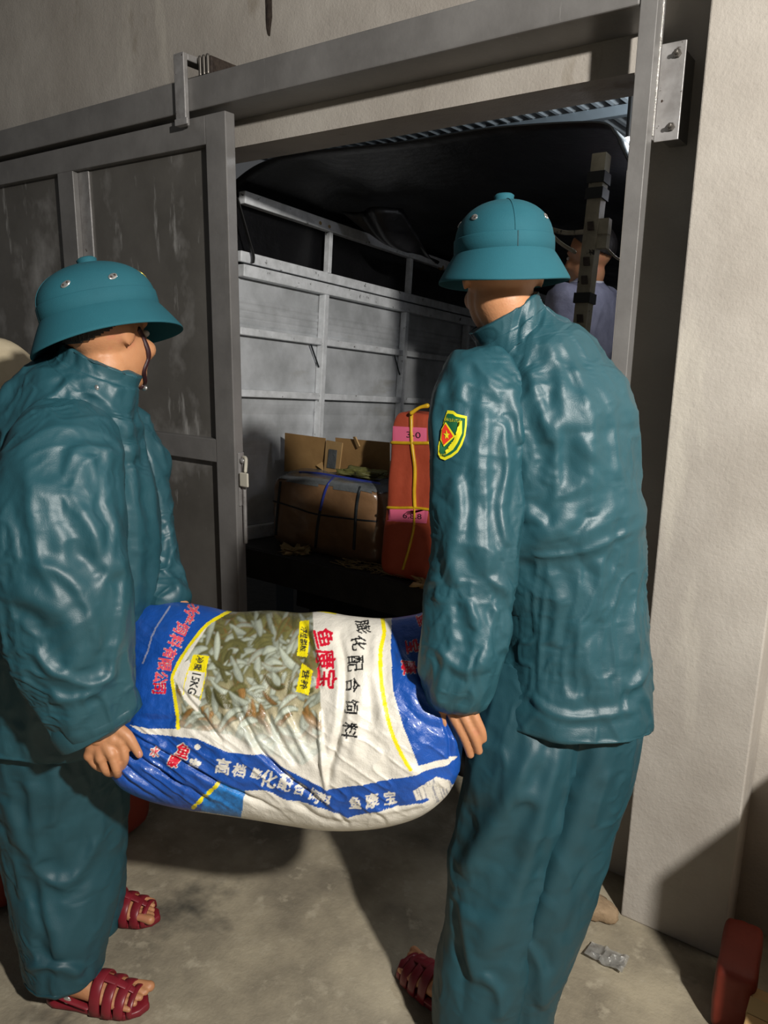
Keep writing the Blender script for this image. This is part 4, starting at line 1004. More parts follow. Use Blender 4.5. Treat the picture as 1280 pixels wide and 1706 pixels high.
# --- right man ------------------------------------------------------
def right_man():
    g0 = np.array((-.60, 1.27, 0.0))
    t = thing('person', g0, 'right man in teal rain suit and sun helmet, his back turned, yellow shoulder patch', 'person')
    hc = P(836, 462, 1.365); R = head_frame((-.60, .80, -.06), (-.03, -.04, 1)); hbs = []
    toeL = on(672, 1612, 2, 0); dL = nrm(np.array((-.93, .25, 0))); heelL = toeL-dL*.25; sideL = np.array((-dL[1], dL[0], 0))
    heelL[2] = toeL[2] = 0
    dR = nrm(np.array((-.62, .75, 0))); heelR = np.array((-.495, 1.285, 0)); toeR = heelR+dR*.25; sideR = -np.array((-dR[1], dR[0], 0))
    mb = MB(); head_parts(mb, hc, R, hat=True)
    nk = P(849, 546, 1.392); ch = P(905, 760, 1.42); pel = P(955, 1110, 1.52)
    mb.add(*tube([hc+R@np.array((0, -.022, -.045)), (hc*.45+nk*.55)+R@np.array((0, -.025, -.02)), nk, (nk+ch)/2], [.054, .050, .047, .06], 20))
    mb.add(*tube([nk*.6+ch*.4, ch, (ch+pel)/2, pel], [.08, .095, .085, .085], 24))
    wr = P(765, 1160, 1.348)
    mb.add(*tube([P(800, 690, 1.36), P(792, 850, 1.345), P(780, 1000, 1.345), wr], [.05, .042, .036, .027], 16))
    K = [P(733, 1180, 1.362), P(749, 1178, 1.350), P(766, 1174, 1.343), P(783, 1168, 1.341)]
    fg = [[K[0], P(741, 1202, 1.362), P(752, 1224, 1.370), P(760, 1238, 1.380)], [K[1], P(757, 1196, 1.344), P(774, 1229, 1.345), P(784, 1257, 1.356)],
          [K[2], P(774, 1195, 1.336), P(791, 1229, 1.337), P(798, 1251, 1.347)], [K[3], P(791, 1193, 1.334), P(802, 1217, 1.336), P(805, 1231, 1.343)]]
    th = [P(745, 1176, 1.372), P(738, 1196, 1.395), P(742, 1216, 1.410), P(750, 1232, 1.418)]
    h_ = MB(); hand(h_, wr, K, fg, th, .0094); hbs.append(h_)
    wr2 = P(742, 1032, 1.50)
    mb.add(*tube([P(985, 700, 1.50), P(930, 860, 1.55), P(840, 970, 1.54), wr2], [.05, .042, .036, .027], 16))
    K2 = [P(724, 1030, 1.485), P(722, 1040, 1.495), P(722, 1052, 1.51), P(724, 1062, 1.522)]
    fg2 = [[k_, k_+np.array((-.020, -.008, -.018)), k_+np.array((-.026, -.010, -.042)), k_+np.array((-.018, -.004, -.060))] for k_ in K2]
    h_ = MB(); hbs.append(h_); hand(h_, wr2, K2, fg2, [wr2, wr2+np.array((-.02, -.03, -.005)), wr2+np.array((-.045, -.04, -.02))])
    for (hp, kn, an) in ((P(905, 1180, 1.47), P(840, 1430, 1.545), ankle(heelL, toeL)), (P(985, 1180, 1.53), P(915, 1430, 1.585), ankle(heelR, toeR))):
        mb.add(*tube([hp, (hp+kn)/2, kn, (kn+an)/2, an, an-np.array((0, 0, .06))], [.07, .066, .050, .046, .034, .034], 18))
    for q in ((heelL, toeL, sideL), (heelR, toeR, sideR)): h_ = MB(); foot(h_, *q); hbs.append(h_)
    skin_mesh(mb, hbs, t)
    face_parts(t, hc, R); hair_cap(t, hc-R[:, 2]*.012, R, .985)
    sandal(t, heelL, toeL, sideL); sandal(t, heelR, toeR, sideR)
    tor = [(838, 521, 1.366, 66, .92), (847, 537, 1.371, 66, .92), (857, 556, 1.376, 72, .9), (869, 581, 1.382, 90, .87), (885, 617, 1.39, 114, .83), (896, 670, 1.40, 142, .80), (910, 740, 1.41, 146, .82), (922, 830, 1.425, 138, .82), (934, 920, 1.44, 132, .82), (948, 1000, 1.455, 124, .82), (952, 1090, 1.47, 127, .80), (946, 1192, 1.485, 133, .80)]
    its = [([(862, 934), (920, 935), (985, 922), (1056, 886)], .004, .010, 'step'), ([(868, 926), (925, 927), (990, 914), (1055, 880)], .006, .006),
           ([(966, 716), (1005, 712), (1046, 708)], .003, .006, 'step'),
           ([(925, 690), (930, 760), (928, 840), (925, 890)], .012, .016), ([(960, 720), (958, 790), (945, 850), (925, 895)], .014, .012, 'fold'),
           ([(880, 610), (900, 680), (918, 740)], .012, .014), ([(905, 560), (930, 610), (935, 670), (945, 720)], .011, .010),
           ([(935, 560), (960, 620), (985, 690), (990, 740)], .010, .009), ([(875, 850), (905, 870), (920, 900)], .010, .012),
           ([(1010, 650), (1025, 720), (1030, 800)], .010, .008), ([(985, 740), (985, 800), (985, 860)], .010, .008),
           ([(1000, 930), (1005, 980), (1000, 1040)], .012, .007), ([(920, 950), (930, 1010), (920, 1080)], .014, .008), ([(960, 1030), (985, 1100), (1000, 1180)], .014, .010),
           ([(1040, 1150), (1070, 1130), (1082, 1100)], .010, .010), ([(870, 1150), (930, 1190), (1000, 1195), (1060, 1180)], .008, .008)]
    jo, jV, jf = garment('jacket', t, tor, M['nylon'], amp=.007, seed=51, items=its, label='teal nylon raincoat', kz=3, nu=200, nv=260, capd=.06, pin=38)
    slv = [(842, 612, 1.372, 50, .8), (818, 650, 1.355, 84, .75), (802, 710, 1.345, 88, .78), (796, 790, 1.338, 78, .82), (796, 880, 1.335, 72, .85), (788, 970, 1.335, 68, .85), (778, 1060, 1.337, 70, .85), (768, 1120, 1.340, 64, .85), (762, 1158, 1.344, 52, .9)]
    sit = [([(798, 670), (792, 780), (790, 880), (796, 960)], .007, .010, 'fold'), ([(812, 670), (812, 780), (810, 890), (812, 970)], .006, .008),
           ([(840, 690), (845, 780), (835, 850), (845, 910)], .010, .014), ([(758, 790), (768, 850), (755, 920), (765, 980)], .010, .013),
           ([(850, 640), (862, 690), (868, 740)], .010, .016), ([(740, 640), (722, 690), (730, 760)], .009, .010),
           ([(812, 970), (840, 980), (852, 1010)], .010, .012), ([(770, 1000), (790, 1060), (780, 1120)], .010, .013, 'fold'), ([(825, 1010), (815, 1070), (795, 1120)], .010, .012),
           ([(730, 1080), (760, 1110), (790, 1120)], .010, .012), ([(755, 600), (770, 640), (765, 670)], .01, .008)]
    so, sV, sf = garment('sleeve', jo, slv, M['nylon'], amp=.011, seed=67, items=sit, kx=14, kz=4, nu=150, nv=230)
    slv2 = [(985, 680, 1.50, 60, .9), (965, 800, 1.56, 58, .9), (920, 890, 1.56, 52, .9), (850, 965, 1.54, 46, .9), (770, 1020, 1.505, 40, .9)]
    garment('sleeve', jo, slv2, M['nylon'], amp=.010, seed=71, kz=6, nu=90, nv=120)
    # shoulder patch
    b = bvh_of(sV, sf)
    out = [(747, 684), (757, 685), (762, 690), (769, 692), (778, 694), (778, 708), (776, 726), (771, 742), (764, 754), (754, 762), (743, 767), (735, 764), (731, 756), (731, 744), (734, 730), (738, 714), (742, 698)]
    pa = decal('shoulder_patch', out, b, .0022, M['patchy'], t, label='yellow edged green shield patch on the sleeve')
    o_ = np.array(out, float); c = o_.mean(0)
    decal('patch_field', [tuple(c+(q-c)*.86) for q in o_], b, .0036, M['patchg'], pa)
    # laurel band on the right edge
    rb_ = [(771, 702), (770, 722), (765, 738), (757, 750), (747, 757)]; li = [(766, 703), (764, 720), (759, 734), (752, 745), (744, 752)]
    decal('patch_laurel', rb_+li[::-1], b, .0050, M['patchy'], pa)
    decal('patch_diamond', [(746, 704), (762, 727), (742, 746), (736, 733), (738, 716)], b, .0056, M['patchy'], pa)
    decal('patch_diamond_field', [(746, 707), (759, 727), (742, 742), (738, 732), (740, 717)], b, .0066, M['patchr'], pa)
    st_ = []
    for k in range(10):
        a = -math.pi/2+k*math.pi/5; r = 6.5 if k % 2 == 0 else 2.8; st_.append((748+r*math.cos(a)*.8, 725+r*math.sin(a)*1.2))
    decal('patch_star', st_, b, .0074, M['patchy'], pa)
    v2, t2 = text2d('DÂN QUÂN TỰ VỆ', 1.0); wdt = v2[:, 0].max()-v2[:, 0].min()
    decal('patch_lettering', np.column_stack([757+v2[:, 0]/wdt*25, 701.5+v2[:, 0]/wdt*4-v2[:, 1]*7.0]), b, .0050, M['patchy'], pa, tris=[tuple(q) for q in t2])
    v2, t2 = text2d('VIỆT NAM', 1.0); wdt = v2[:, 0].max()-v2[:, 0].min()
    decal('patch_lettering', np.column_stack([741+v2[:, 0]/wdt*12, 757-v2[:, 1]*4.5]), b, .0050, M['patchy'], pa, tris=[tuple(q) for q in t2])
    # trousers
    leg1 = [(905, 1110, 1.475, 88, .8), (874, 1250, 1.49, 96, .85), (855, 1350, 1.52, 94, .8), (838, 1450, 1.55, 88, .8), (822, 1550, 1.58, 84, .8), (803, 1640, 1.615, 80, .9), (793, 1712, 1.635, 75, .95)]
    leg2 = [(970, 1160, 1.50, 98, .9), (960, 1250, 1.52, 98, .9), (936, 1350, 1.545, 90, .9), (908, 1450, 1.575, 84, .9), (882, 1550, 1.60, 77, .9), (862, 1640, 1.63, 70, .9), (852, 1728, 1.66, 62, .9)]
    it1 = [([(900, 1230), (850, 1330), (800, 1410), (770, 1450)], .020, .018), ([(935, 1240), (900, 1360), (860, 1480), (800, 1590)], .022, .020), ([(770, 1500), (775, 1560), (790, 1640)], .014, .012, 'fold'), ([(800, 1620), (830, 1650), (835, 1700)], .012, .014)]
    it2 = [([(1000, 1230), (960, 1350), (920, 1470), (880, 1580)], .018, .014, 'fold'), ([(1020, 1280), (1000, 1330), (990, 1380)], .012, .010), ([(870, 1560), (900, 1610), (905, 1680)], .014, .016), ([(950, 1440), (935, 1540), (920, 1640)], .016, .010)]
    mm = MB()
    for V, its, sd in ((pxtube(leg1, 160, 190, (True, True), .2), it1, 81), (pxtube(leg2, 160, 190, (True, True), .2), it2, 87)):
        V, f = V; d = cloth_noise(V, 9, 2.6, .010, sd); W2 = drape(V, folds(V, f, its, d), len(V)//160, 160, 1.02, 1.025, 60, -.02, .012); mm.add(folds(W2, f, [(q[0], q[1]*.7, q[2]*.3) for q in its], crisp(W2, sd+100, 6, 2.0, .006)), f)
    mm.build('trousers', M['nylon2'], t)
    hp = P(839, 431, 1.362); helmet(t, hp, head_frame((-.60, .80, -.02), (-.03, -.02, 1)), s=.93)
right_man()

# --- third person inside the truck -----------------------------------
def far_person():
    y = 3.05; z0 = bedz(y)
    sh = on(974, 520, 1, y); x0 = sh[0]-.01
    t = thing('person', (x0, y, z0), 'person in grey lavender shirt half hidden behind the chipped post in the dark truck', 'person')
    B = np.array((x0, y, z0)); f = np.array((-.95, .22, 0)); R = head_frame(f)
    hc = on(981, 430, 1, y); k = (hc[2]-z0)/1.52
    L = lambda x, yy, z: B+R@np.array((x*k, yy*k, z*k))+np.array(((hc[0]-x0)*min(1, z/1.4), 0, 0))
    mb = MB(); head_parts(mb, hc, R, .98)
    mb.add(*tube([hc+R@np.array((0, -.02, -.06)), L(0, -.01, 1.38), L(0, 0, 1.2)], [.052, .055, .08], 18))
    mb.add(*tube([L(0, 0, 1.25), L(0, .01, 1.1), L(0, 0, .85)], [.10, .115, .11], 22))
    mb2 = MB(); mb2.add(*loft(np.array([L(0, 0, 1.40), L(0, 0, 1.36), L(0, 0, 1.28), L(0, 0, 1.1), L(0, 0, .95), L(0, 0, .80)]), np.array([R[:, 0]*q for q in (.07, .15, .195, .19, .185, .19)]), np.array([R[:, 1]*q for q in (.06, .095, .115, .125, .12, .125)]), 60))
    for s in (-1, 1):
        a = [L(.17*s, 0, 1.31), L(.23*s, .0, 1.05), L(.20*s, .16, .92), L(.16*s, .32, .98)]
        mb.add(*tube(a, [.048, .040, .034, .026], 14))
        wr = a[-1]; K = [wr+R@np.array((s*(-.03+.02*q), .075, .0)) for q in range(4)]
        hand(mb, wr, K, [[k_, k_+R@np.array((0, .03, -.008)), k_+R@np.array((0, .045, -.03)), k_+R@np.array((0, .035, -.05))] for k_ in K], [wr, wr+R@np.array((-s*.04, .03, -.01)), wr+R@np.array((-s*.045, .065, -.02))])
        mb2.add(*tube(a[:3], [.075, .062, .056], 24, n=30))
        mb.add(*tube([L(.09*s, 0, .86), L(.10*s, .02, .46), L(.10*s, -.01, .09)], [.085, .058, .038], 16))
        hl = L(.10*s, -.05, 0); hl[2] = z0; foot(mb, hl-np.array((0, 0, .020)), hl+R[:, 1]*.24-np.array((0, 0, .020)), R[:, 0]*s)
    V, f_ = vremesh(mb.V(), mb.f, .006, 3); mk('body', V, f_, M['skin'], t)
    face_parts(t, hc, R, .98); hair_cap(t, hc, R, 1.13)
    V, f_ = vremesh(mb2.V(), mb2.f, .008, 2); d = cloth_noise(V, 12, 5, .012, 91); V = V+vnormals(V, f_)*d[:, None]; mk('shirt', V, f_, M['shirt'], t)
    s = [(L(0, 0, 1.37)+R@np.array((0, 0, h)), R[:, 0]*rx, R[:, 1]*ry) for h, rx, ry in ((-.02, .085, .075), (.01, .07, .065), (.035, .068, .066))]
    v, ff = open_band(s, 50, .005); mk('shirt_collar', v, ff, M['collarw'], t, label='white shirt collar')
    mm = MB()
    for s in (-1, 1): mm.add(*tube([L(.085*s, 0, .90), L(.10*s, .02, .5), L(.10*s, -.01, .10)], [.11, .085, .07], 30, n=40))
    V = mm.V(); V = V+vnormals(V, mm.f)*cloth_noise(V, 10, 4, .012, 95)[:, None]; mk('trousers', V, mm.f, M['darkcloth'], t)
far_person()


# ------------------------------------------------------------------ the printed feed sack
def raster_tri(cv, v, t, col, ox, oy, sc):
    H, W_ = cv.shape[:2]; q = (v-np.array((ox, oy)))*sc
    for a, b, c in t:
        p = q[[a, b, c]]; x0, y0 = np.floor(p.min(0)).astype(int); x1, y1 = np.ceil(p.max(0)).astype(int)+1
        x0, y0 = max(x0, 0), max(y0, 0); x1, y1 = min(x1, W_), min(y1, H)
        if x0 >= x1 or y0 >= y1: continue
        X, Y = np.meshgrid(np.arange(x0, x1)+.5, np.arange(y0, y1)+.5)
        d = (p[1, 1]-p[2, 1])*(p[0, 0]-p[2, 0])+(p[2, 0]-p[1, 0])*(p[0, 1]-p[2, 1])
        if abs(d) < 1e-9: continue
        w0 = ((p[1, 1]-p[2, 1])*(X-p[2, 0])+(p[2, 0]-p[1, 0])*(Y-p[2, 1]))/d; w1 = ((p[2, 1]-p[0, 1])*(X-p[2, 0])+(p[0, 0]-p[2, 0])*(Y-p[2, 1]))/d
        m = (w0 >= -.02) & (w1 >= -.02) & (w0+w1 <= 1.02)
        cv[y0:y1, x0:x1][m] = col
def sack_print():
    ox, oy, sc = 150.0, 975.0, 3.0; W_, H = int(650*sc), int(440*sc)
    white = np.array(lin('d9d4c8')); blue = np.array(lin('174b9e')); yel = np.array(lin('e6d411')); red = np.array(lin('c8102e')); blk = np.array(lin('1a1a1a'))
    cv = np.empty((H, W_, 3)); cv[:] = white
    X, Y = np.meshgrid(ox+(np.arange(W_)+.5)/sc, oy+(np.arange(H)+.5)/sc)
    def inside(poly):
        p = np.array(poly, float); r = np.zeros(X.shape, bool); j = len(p)-1
        for i in range(len(p)):
            (xi, yi), (xj, yj) = p[i], p[j]
            if yi != yj: r ^= ((yi > Y) != (yj > Y)) & (X < (xj-xi)*(Y-yi)/(yj-yi)+xi)
            j = i
        return r
    def stroke(pl, wd, col):
        p = catmull(np.array(pl, float), 60); best = np.full(X.shape, 1e9)
        lo = p.min(0)-wd; hi = p.max(0)+wd
        ys0, ys1 = int(max(0, (lo[1]-oy)*sc)), int(min(H, (hi[1]-oy)*sc+1)); xs0, xs1 = int(max(0, (lo[0]-ox)*sc)), int(min(W_, (hi[0]-ox)*sc+1))
        xs, ys = X[ys0:ys1, xs0:xs1], Y[ys0:ys1, xs0:xs1]; bd = np.full(xs.shape, 1e9)
        for a, b in zip(p[:-1], p[1:]):
            ab = b-a; tt = np.clip(((xs-a[0])*ab[0]+(ys-a[1])*ab[1])/(ab@ab+1e-9), 0, 1); bd = np.minimum(bd, (xs-a[0]-tt*ab[0])**2+(ys-a[1]-tt*ab[1])**2)
        cv[ys0:ys1, xs0:xs1][bd < (wd/2)**2] = col
    def text(s, cx, cy, h, ang, col, sx=1.0, outline=None, ow=1.5, bold=.35):
        v, t = text2d(s, 1.0); v = v-(v.max(0)+v.min(0))/2; hh = v[:, 1].max()-v[:, 1].min(); v = v*h/hh; v[:, 0] *= sx
        c, s_ = math.cos(math.radians(ang)), math.sin(math.radians(ang))
        q = np.column_stack([v[:, 0], -v[:, 1]]); q = np.column_stack([q[:, 0]*c-q[:, 1]*s_, q[:, 0]*s_+q[:, 1]*c])+np.array((cx, cy))
        if outline is not None:
            for k in range(8): raster_tri(cv, q+ow*np.array((math.cos(k*.785), math.sin(k*.785))), t, outline, ox, oy, sc)
        for dx, dy in ((0, 0), (bold, 0), (-bold, 0), (0, bold), (0, -bold)): raster_tri(cv, q+np.array((dx, dy)), t, col, ox, oy, sc)
    # picture of fish
    fish = inside([(385, 1010), (460, 1000), (520, 1000), (524, 1060), (531, 1110), (535, 1180), (537, 1250), (505, 1275), (470, 1262), (430, 1250), (385, 1225), (300, 1212), (290, 1130), (345, 1045)])
    n1 = fbm(np.stack([X/14, Y/14, X*0], -1), 5); n2 = fbm(np.stack([X/5, Y/5, X*0+3], -1), 7)
    gk = np.clip((Y-1110)/90, 0, 1)[..., None]
    base = np.array(lin('66643c'))*(1-gk)+np.array(lin('b5ab8c'))*gk
    pic = base*(.75+.5*n1[..., None]); cv[fish] = pic[fish]
    fm = fish.copy(); rs = np.random.RandomState(3)
    pale = np.array(lin('a9b0a0')); brown = np.array(lin('7a5a30')); oliv = np.array(lin('5d5a34'))
    for k in range(300):
        u, v = 295+245*rs.rand(), 1005+265*rs.rand(); a = rs.rand()*math.pi*.9+.2; L = 12+15*rs.rand(); wd = 3.0+3.2*rs.rand()
        y0, y1 = int(max(0, (v-L-oy)*sc)), int(min(H, (v+L-oy)*sc)); x0, x1 = int(max(0, (u-L-ox)*sc)), int(min(W_, (u+L-ox)*sc))
        if y0 >= y1 or x0 >= x1: continue
        xs, ys = X[y0:y1, x0:x1]-u, Y[y0:y1, x0:x1]-v; c, s = math.cos(a), math.sin(a); xa, ya = xs*c+ys*s, -xs*s+ys*c+.02*xs*xs
        kk = np.clip(1-(xa/L)**2, 0, 1); body = np.abs(ya) < wd*kk**.7; edge = (np.abs(ya) < wd*kk**.7+1.0) & ~body & (np.abs(xa) < L)
        m = fm[y0:y1, x0:x1]; sub = cv[y0:y1, x0:x1]
        pr = rs.rand(); low = np.clip((v-1120)/60, 0, 1); hi = np.clip((1085-v)/60, 0, 1)
        col = (pale*(.75+.35*rs.rand())*(1-.35*hi)) if pr < .62-.25*hi else (brown*(.8+.8*rs.rand()) if pr < .62-.25*hi+.30*low else oliv*(.7+.7*rs.rand()))
        sub[edge & m] = (oliv*.8 if rs.rand() < .7 else brown*.8); sub[body & m] = col; bl = body & m & (ya > wd*.25*kk); sub[bl] = sub[bl]*.72
    fade = np.clip((Y-1190)/55, 0, 1)[..., None]*.75*np.ones(3); mix = cv*(1-fade)+np.array(lin('d8dcd2'))*fade; cv[fish] = mix[fish]
    bl = cv.copy()
    for ax in (0, 1):
        a_ = np.zeros_like(bl); 
        for k in range(-4, 5): a_ += np.roll(bl, k, ax)
        bl = a_/9
    cv[fish] = bl[fish]
    # white label inside the border, blue fields
    lab = inside([(322, 1094), (350, 1090), (332, 1162), (300, 1168), (294, 1130)])
    cv[inside([(290, 1130), (300, 1108), (315, 1098), (322, 1120), (316, 1155), (335, 1168), (328, 1186), (308, 1166)])] = white*.95
    cv[inside([(150, 975), (385, 975), (385, 1015), (345, 1042), (303, 1095), (285, 1130), (290, 1165), (297, 1214), (250, 1214), (150, 1195)])] = blue
    cv[inside([(655, 975), (800, 975), (800, 1262), (757, 1260), (698, 1277), (672, 1210), (655, 1150), (651, 1080)])] = blue
    cv[inside([(150, 1185), (205, 1200), (240, 1222), (330, 1230), (380, 1253), (435, 1257), (480, 1281), (545, 1315), (600, 1308), (680, 1294), (740, 1276), (757, 1266), (800, 1225), (800, 1300), (765, 1305), (745, 1308), (735, 1328), (700, 1338), (640, 1347), (580, 1362), (556, 1352), (520, 1341), (480, 1332), (440, 1316), (405, 1318), (398, 1352), (330, 1352), (250, 1345), (150, 1320)])] = blue
    sea = inside([(342, 1318), (372, 1306), (408, 1318), (402, 1362), (335, 1352)])
    cv[sea] = (np.array(lin('1f6fb4'))*(.6+.9*n2[..., None]))[sea]
    for k in range(5): stroke([(362-9*k, 1307+8.5*k), (358-9*k, 1311+8.5*k)], 7, yel*(.8+.2*(k % 2)))
    stroke([(386, 1016), (345, 1041), (312, 1080), (290, 1118), (286, 1131)], 5.5, yel); stroke([(286, 1131), (291, 1160), (296, 1185), (298, 1213)], 6, yel)
    stroke([(634, 1010), (640, 1050), (634, 1085), (636, 1140), (650, 1210), (668, 1255), (684, 1281)], 6.5, yel)
    stroke([(528, 1017), (560, 1022)], 3, yel)
    # yellow caption strip on the fish picture
    for pl_ in ([(500, 1034), (516, 1034), (512, 1095), (495, 1092)], [(503, 1104), (522, 1118), (514, 1158), (493, 1152)]): cv[inside(pl_)] = yel
    text('浮性颗粒', 506, 1064, 10, 93, oliv*.5, 1.0); text('营养', 508, 1132, 12, 100, oliv*.5, 1.3)
    cv[inside([(322, 1090), (349, 1093), (342, 1120), (313, 1116)])] = yel; cv[inside([(313, 1116), (342, 1120), (333, 1160), (306, 1154)])] = white; stroke([(343, 1118), (338, 1142), (333, 1165)], 2, yel); stroke([(313, 1116), (308, 1135), (305, 1156)], 2, yel)
    text('净重', 331, 1105, 12, 105, oliv*.6, .95); text('15KG', 323, 1139, 13, 103, blk*2, .9)
    # red and black columns, letters lying on their side
    for ch, x, y, h, a in (('鱼', 541, 1063, 30, 78), ('康', 542, 1098, 34, 88), ('宝', 545, 1131, 34, 94)): text(ch, x, y, h, a, red, .95, bold=.9)
    for ch, x, y, h, a in (('膨', 605, 1044, 24, 80), ('化', 598, 1072, 24, 84), ('配', 592, 1106, 27, 90), ('合', 588, 1142, 25, 92), ('饲', 586, 1177, 25, 94), ('料', 583, 1217, 27, 96)): text(ch, x, y, h, a, blk, .95, bold=.45)
    pink = np.array(lin('d8505e'))
    s = '水产饲料有限公司'; 
    path = catmull(np.array([(322, 1016), (305, 1042), (288, 1078), (272, 1112), (264, 1146)]), len(s))
    for ch, q, a in zip(s, path, np.linspace(122, 92, len(s))): text(ch, q[0], q[1], 22, a, pink if ch != '司' else red, .85, outline=white*.8, ow=1.0, bold=.7)
    stroke([(283, 1010), (258, 1052), (238, 1105)], 3, white*.35+blue*.65)
    # lower band lettering
    for ch, x, y, h, a in (('高', 372, 1276, 26, 10), ('档', 399, 1283, 22, 14), ('膨', 427, 1290, 17, 20), ('化', 448, 1298, 28, 16), ('配', 476, 1304, 22, 20), ('合', 500, 1315, 19, 22), ('饲', 524, 1325, 22, 24), ('料', 543, 1331, 17, 20), ('鱼', 592, 1337, 20, -4), ('康', 620, 1333, 22, -8), ('宝', 650, 1330, 21, -9)): text(ch, x, y, h, a, white, .95, bold=.8)
    text('鱼', 306, 1250, 22, 20, red, .9, outline=white, ow=2.5, bold=.9); text('康', 290, 1267, 18, 15, red, .9, outline=white, ow=2.2, bold=.8); text('宝', 325, 1272, 16, 22, white, 1.2, bold=1.0); text('水', 259, 1252, 16, 10, pink, .9, outline=white, ow=1.8)
    cv[(X-330)**2+(Y-1244)**2 < 22] = white
    for ch, x, y, h, a in (('宝', 688, 1076, 22, 80), ('康', 682, 1112, 24, 84), ('鱼', 705, 1032, 18, 70)): text(ch, x, y, h, a, red, .95, outline=white*.8, ow=1.3, bold=.8)
    text('优质', 712, 1122, 17, 82, blk, 1.2, outline=white*.7, ow=1.2)
    # white emblem at the right end of the band
    em = inside([(688, 1318), (706, 1306), (728, 1294), (748, 1298), (754, 1312), (742, 1330), (724, 1340), (712, 1330), (694, 1334)])
    cv[em] = white; stn = (fbm(np.stack([(X-.35*Y)/2.2, Y/22, X*0+5], -1), 13) > .58) & em; cv[stn] = (white*.45+blue*.25)
    return cv, ox, oy, sc
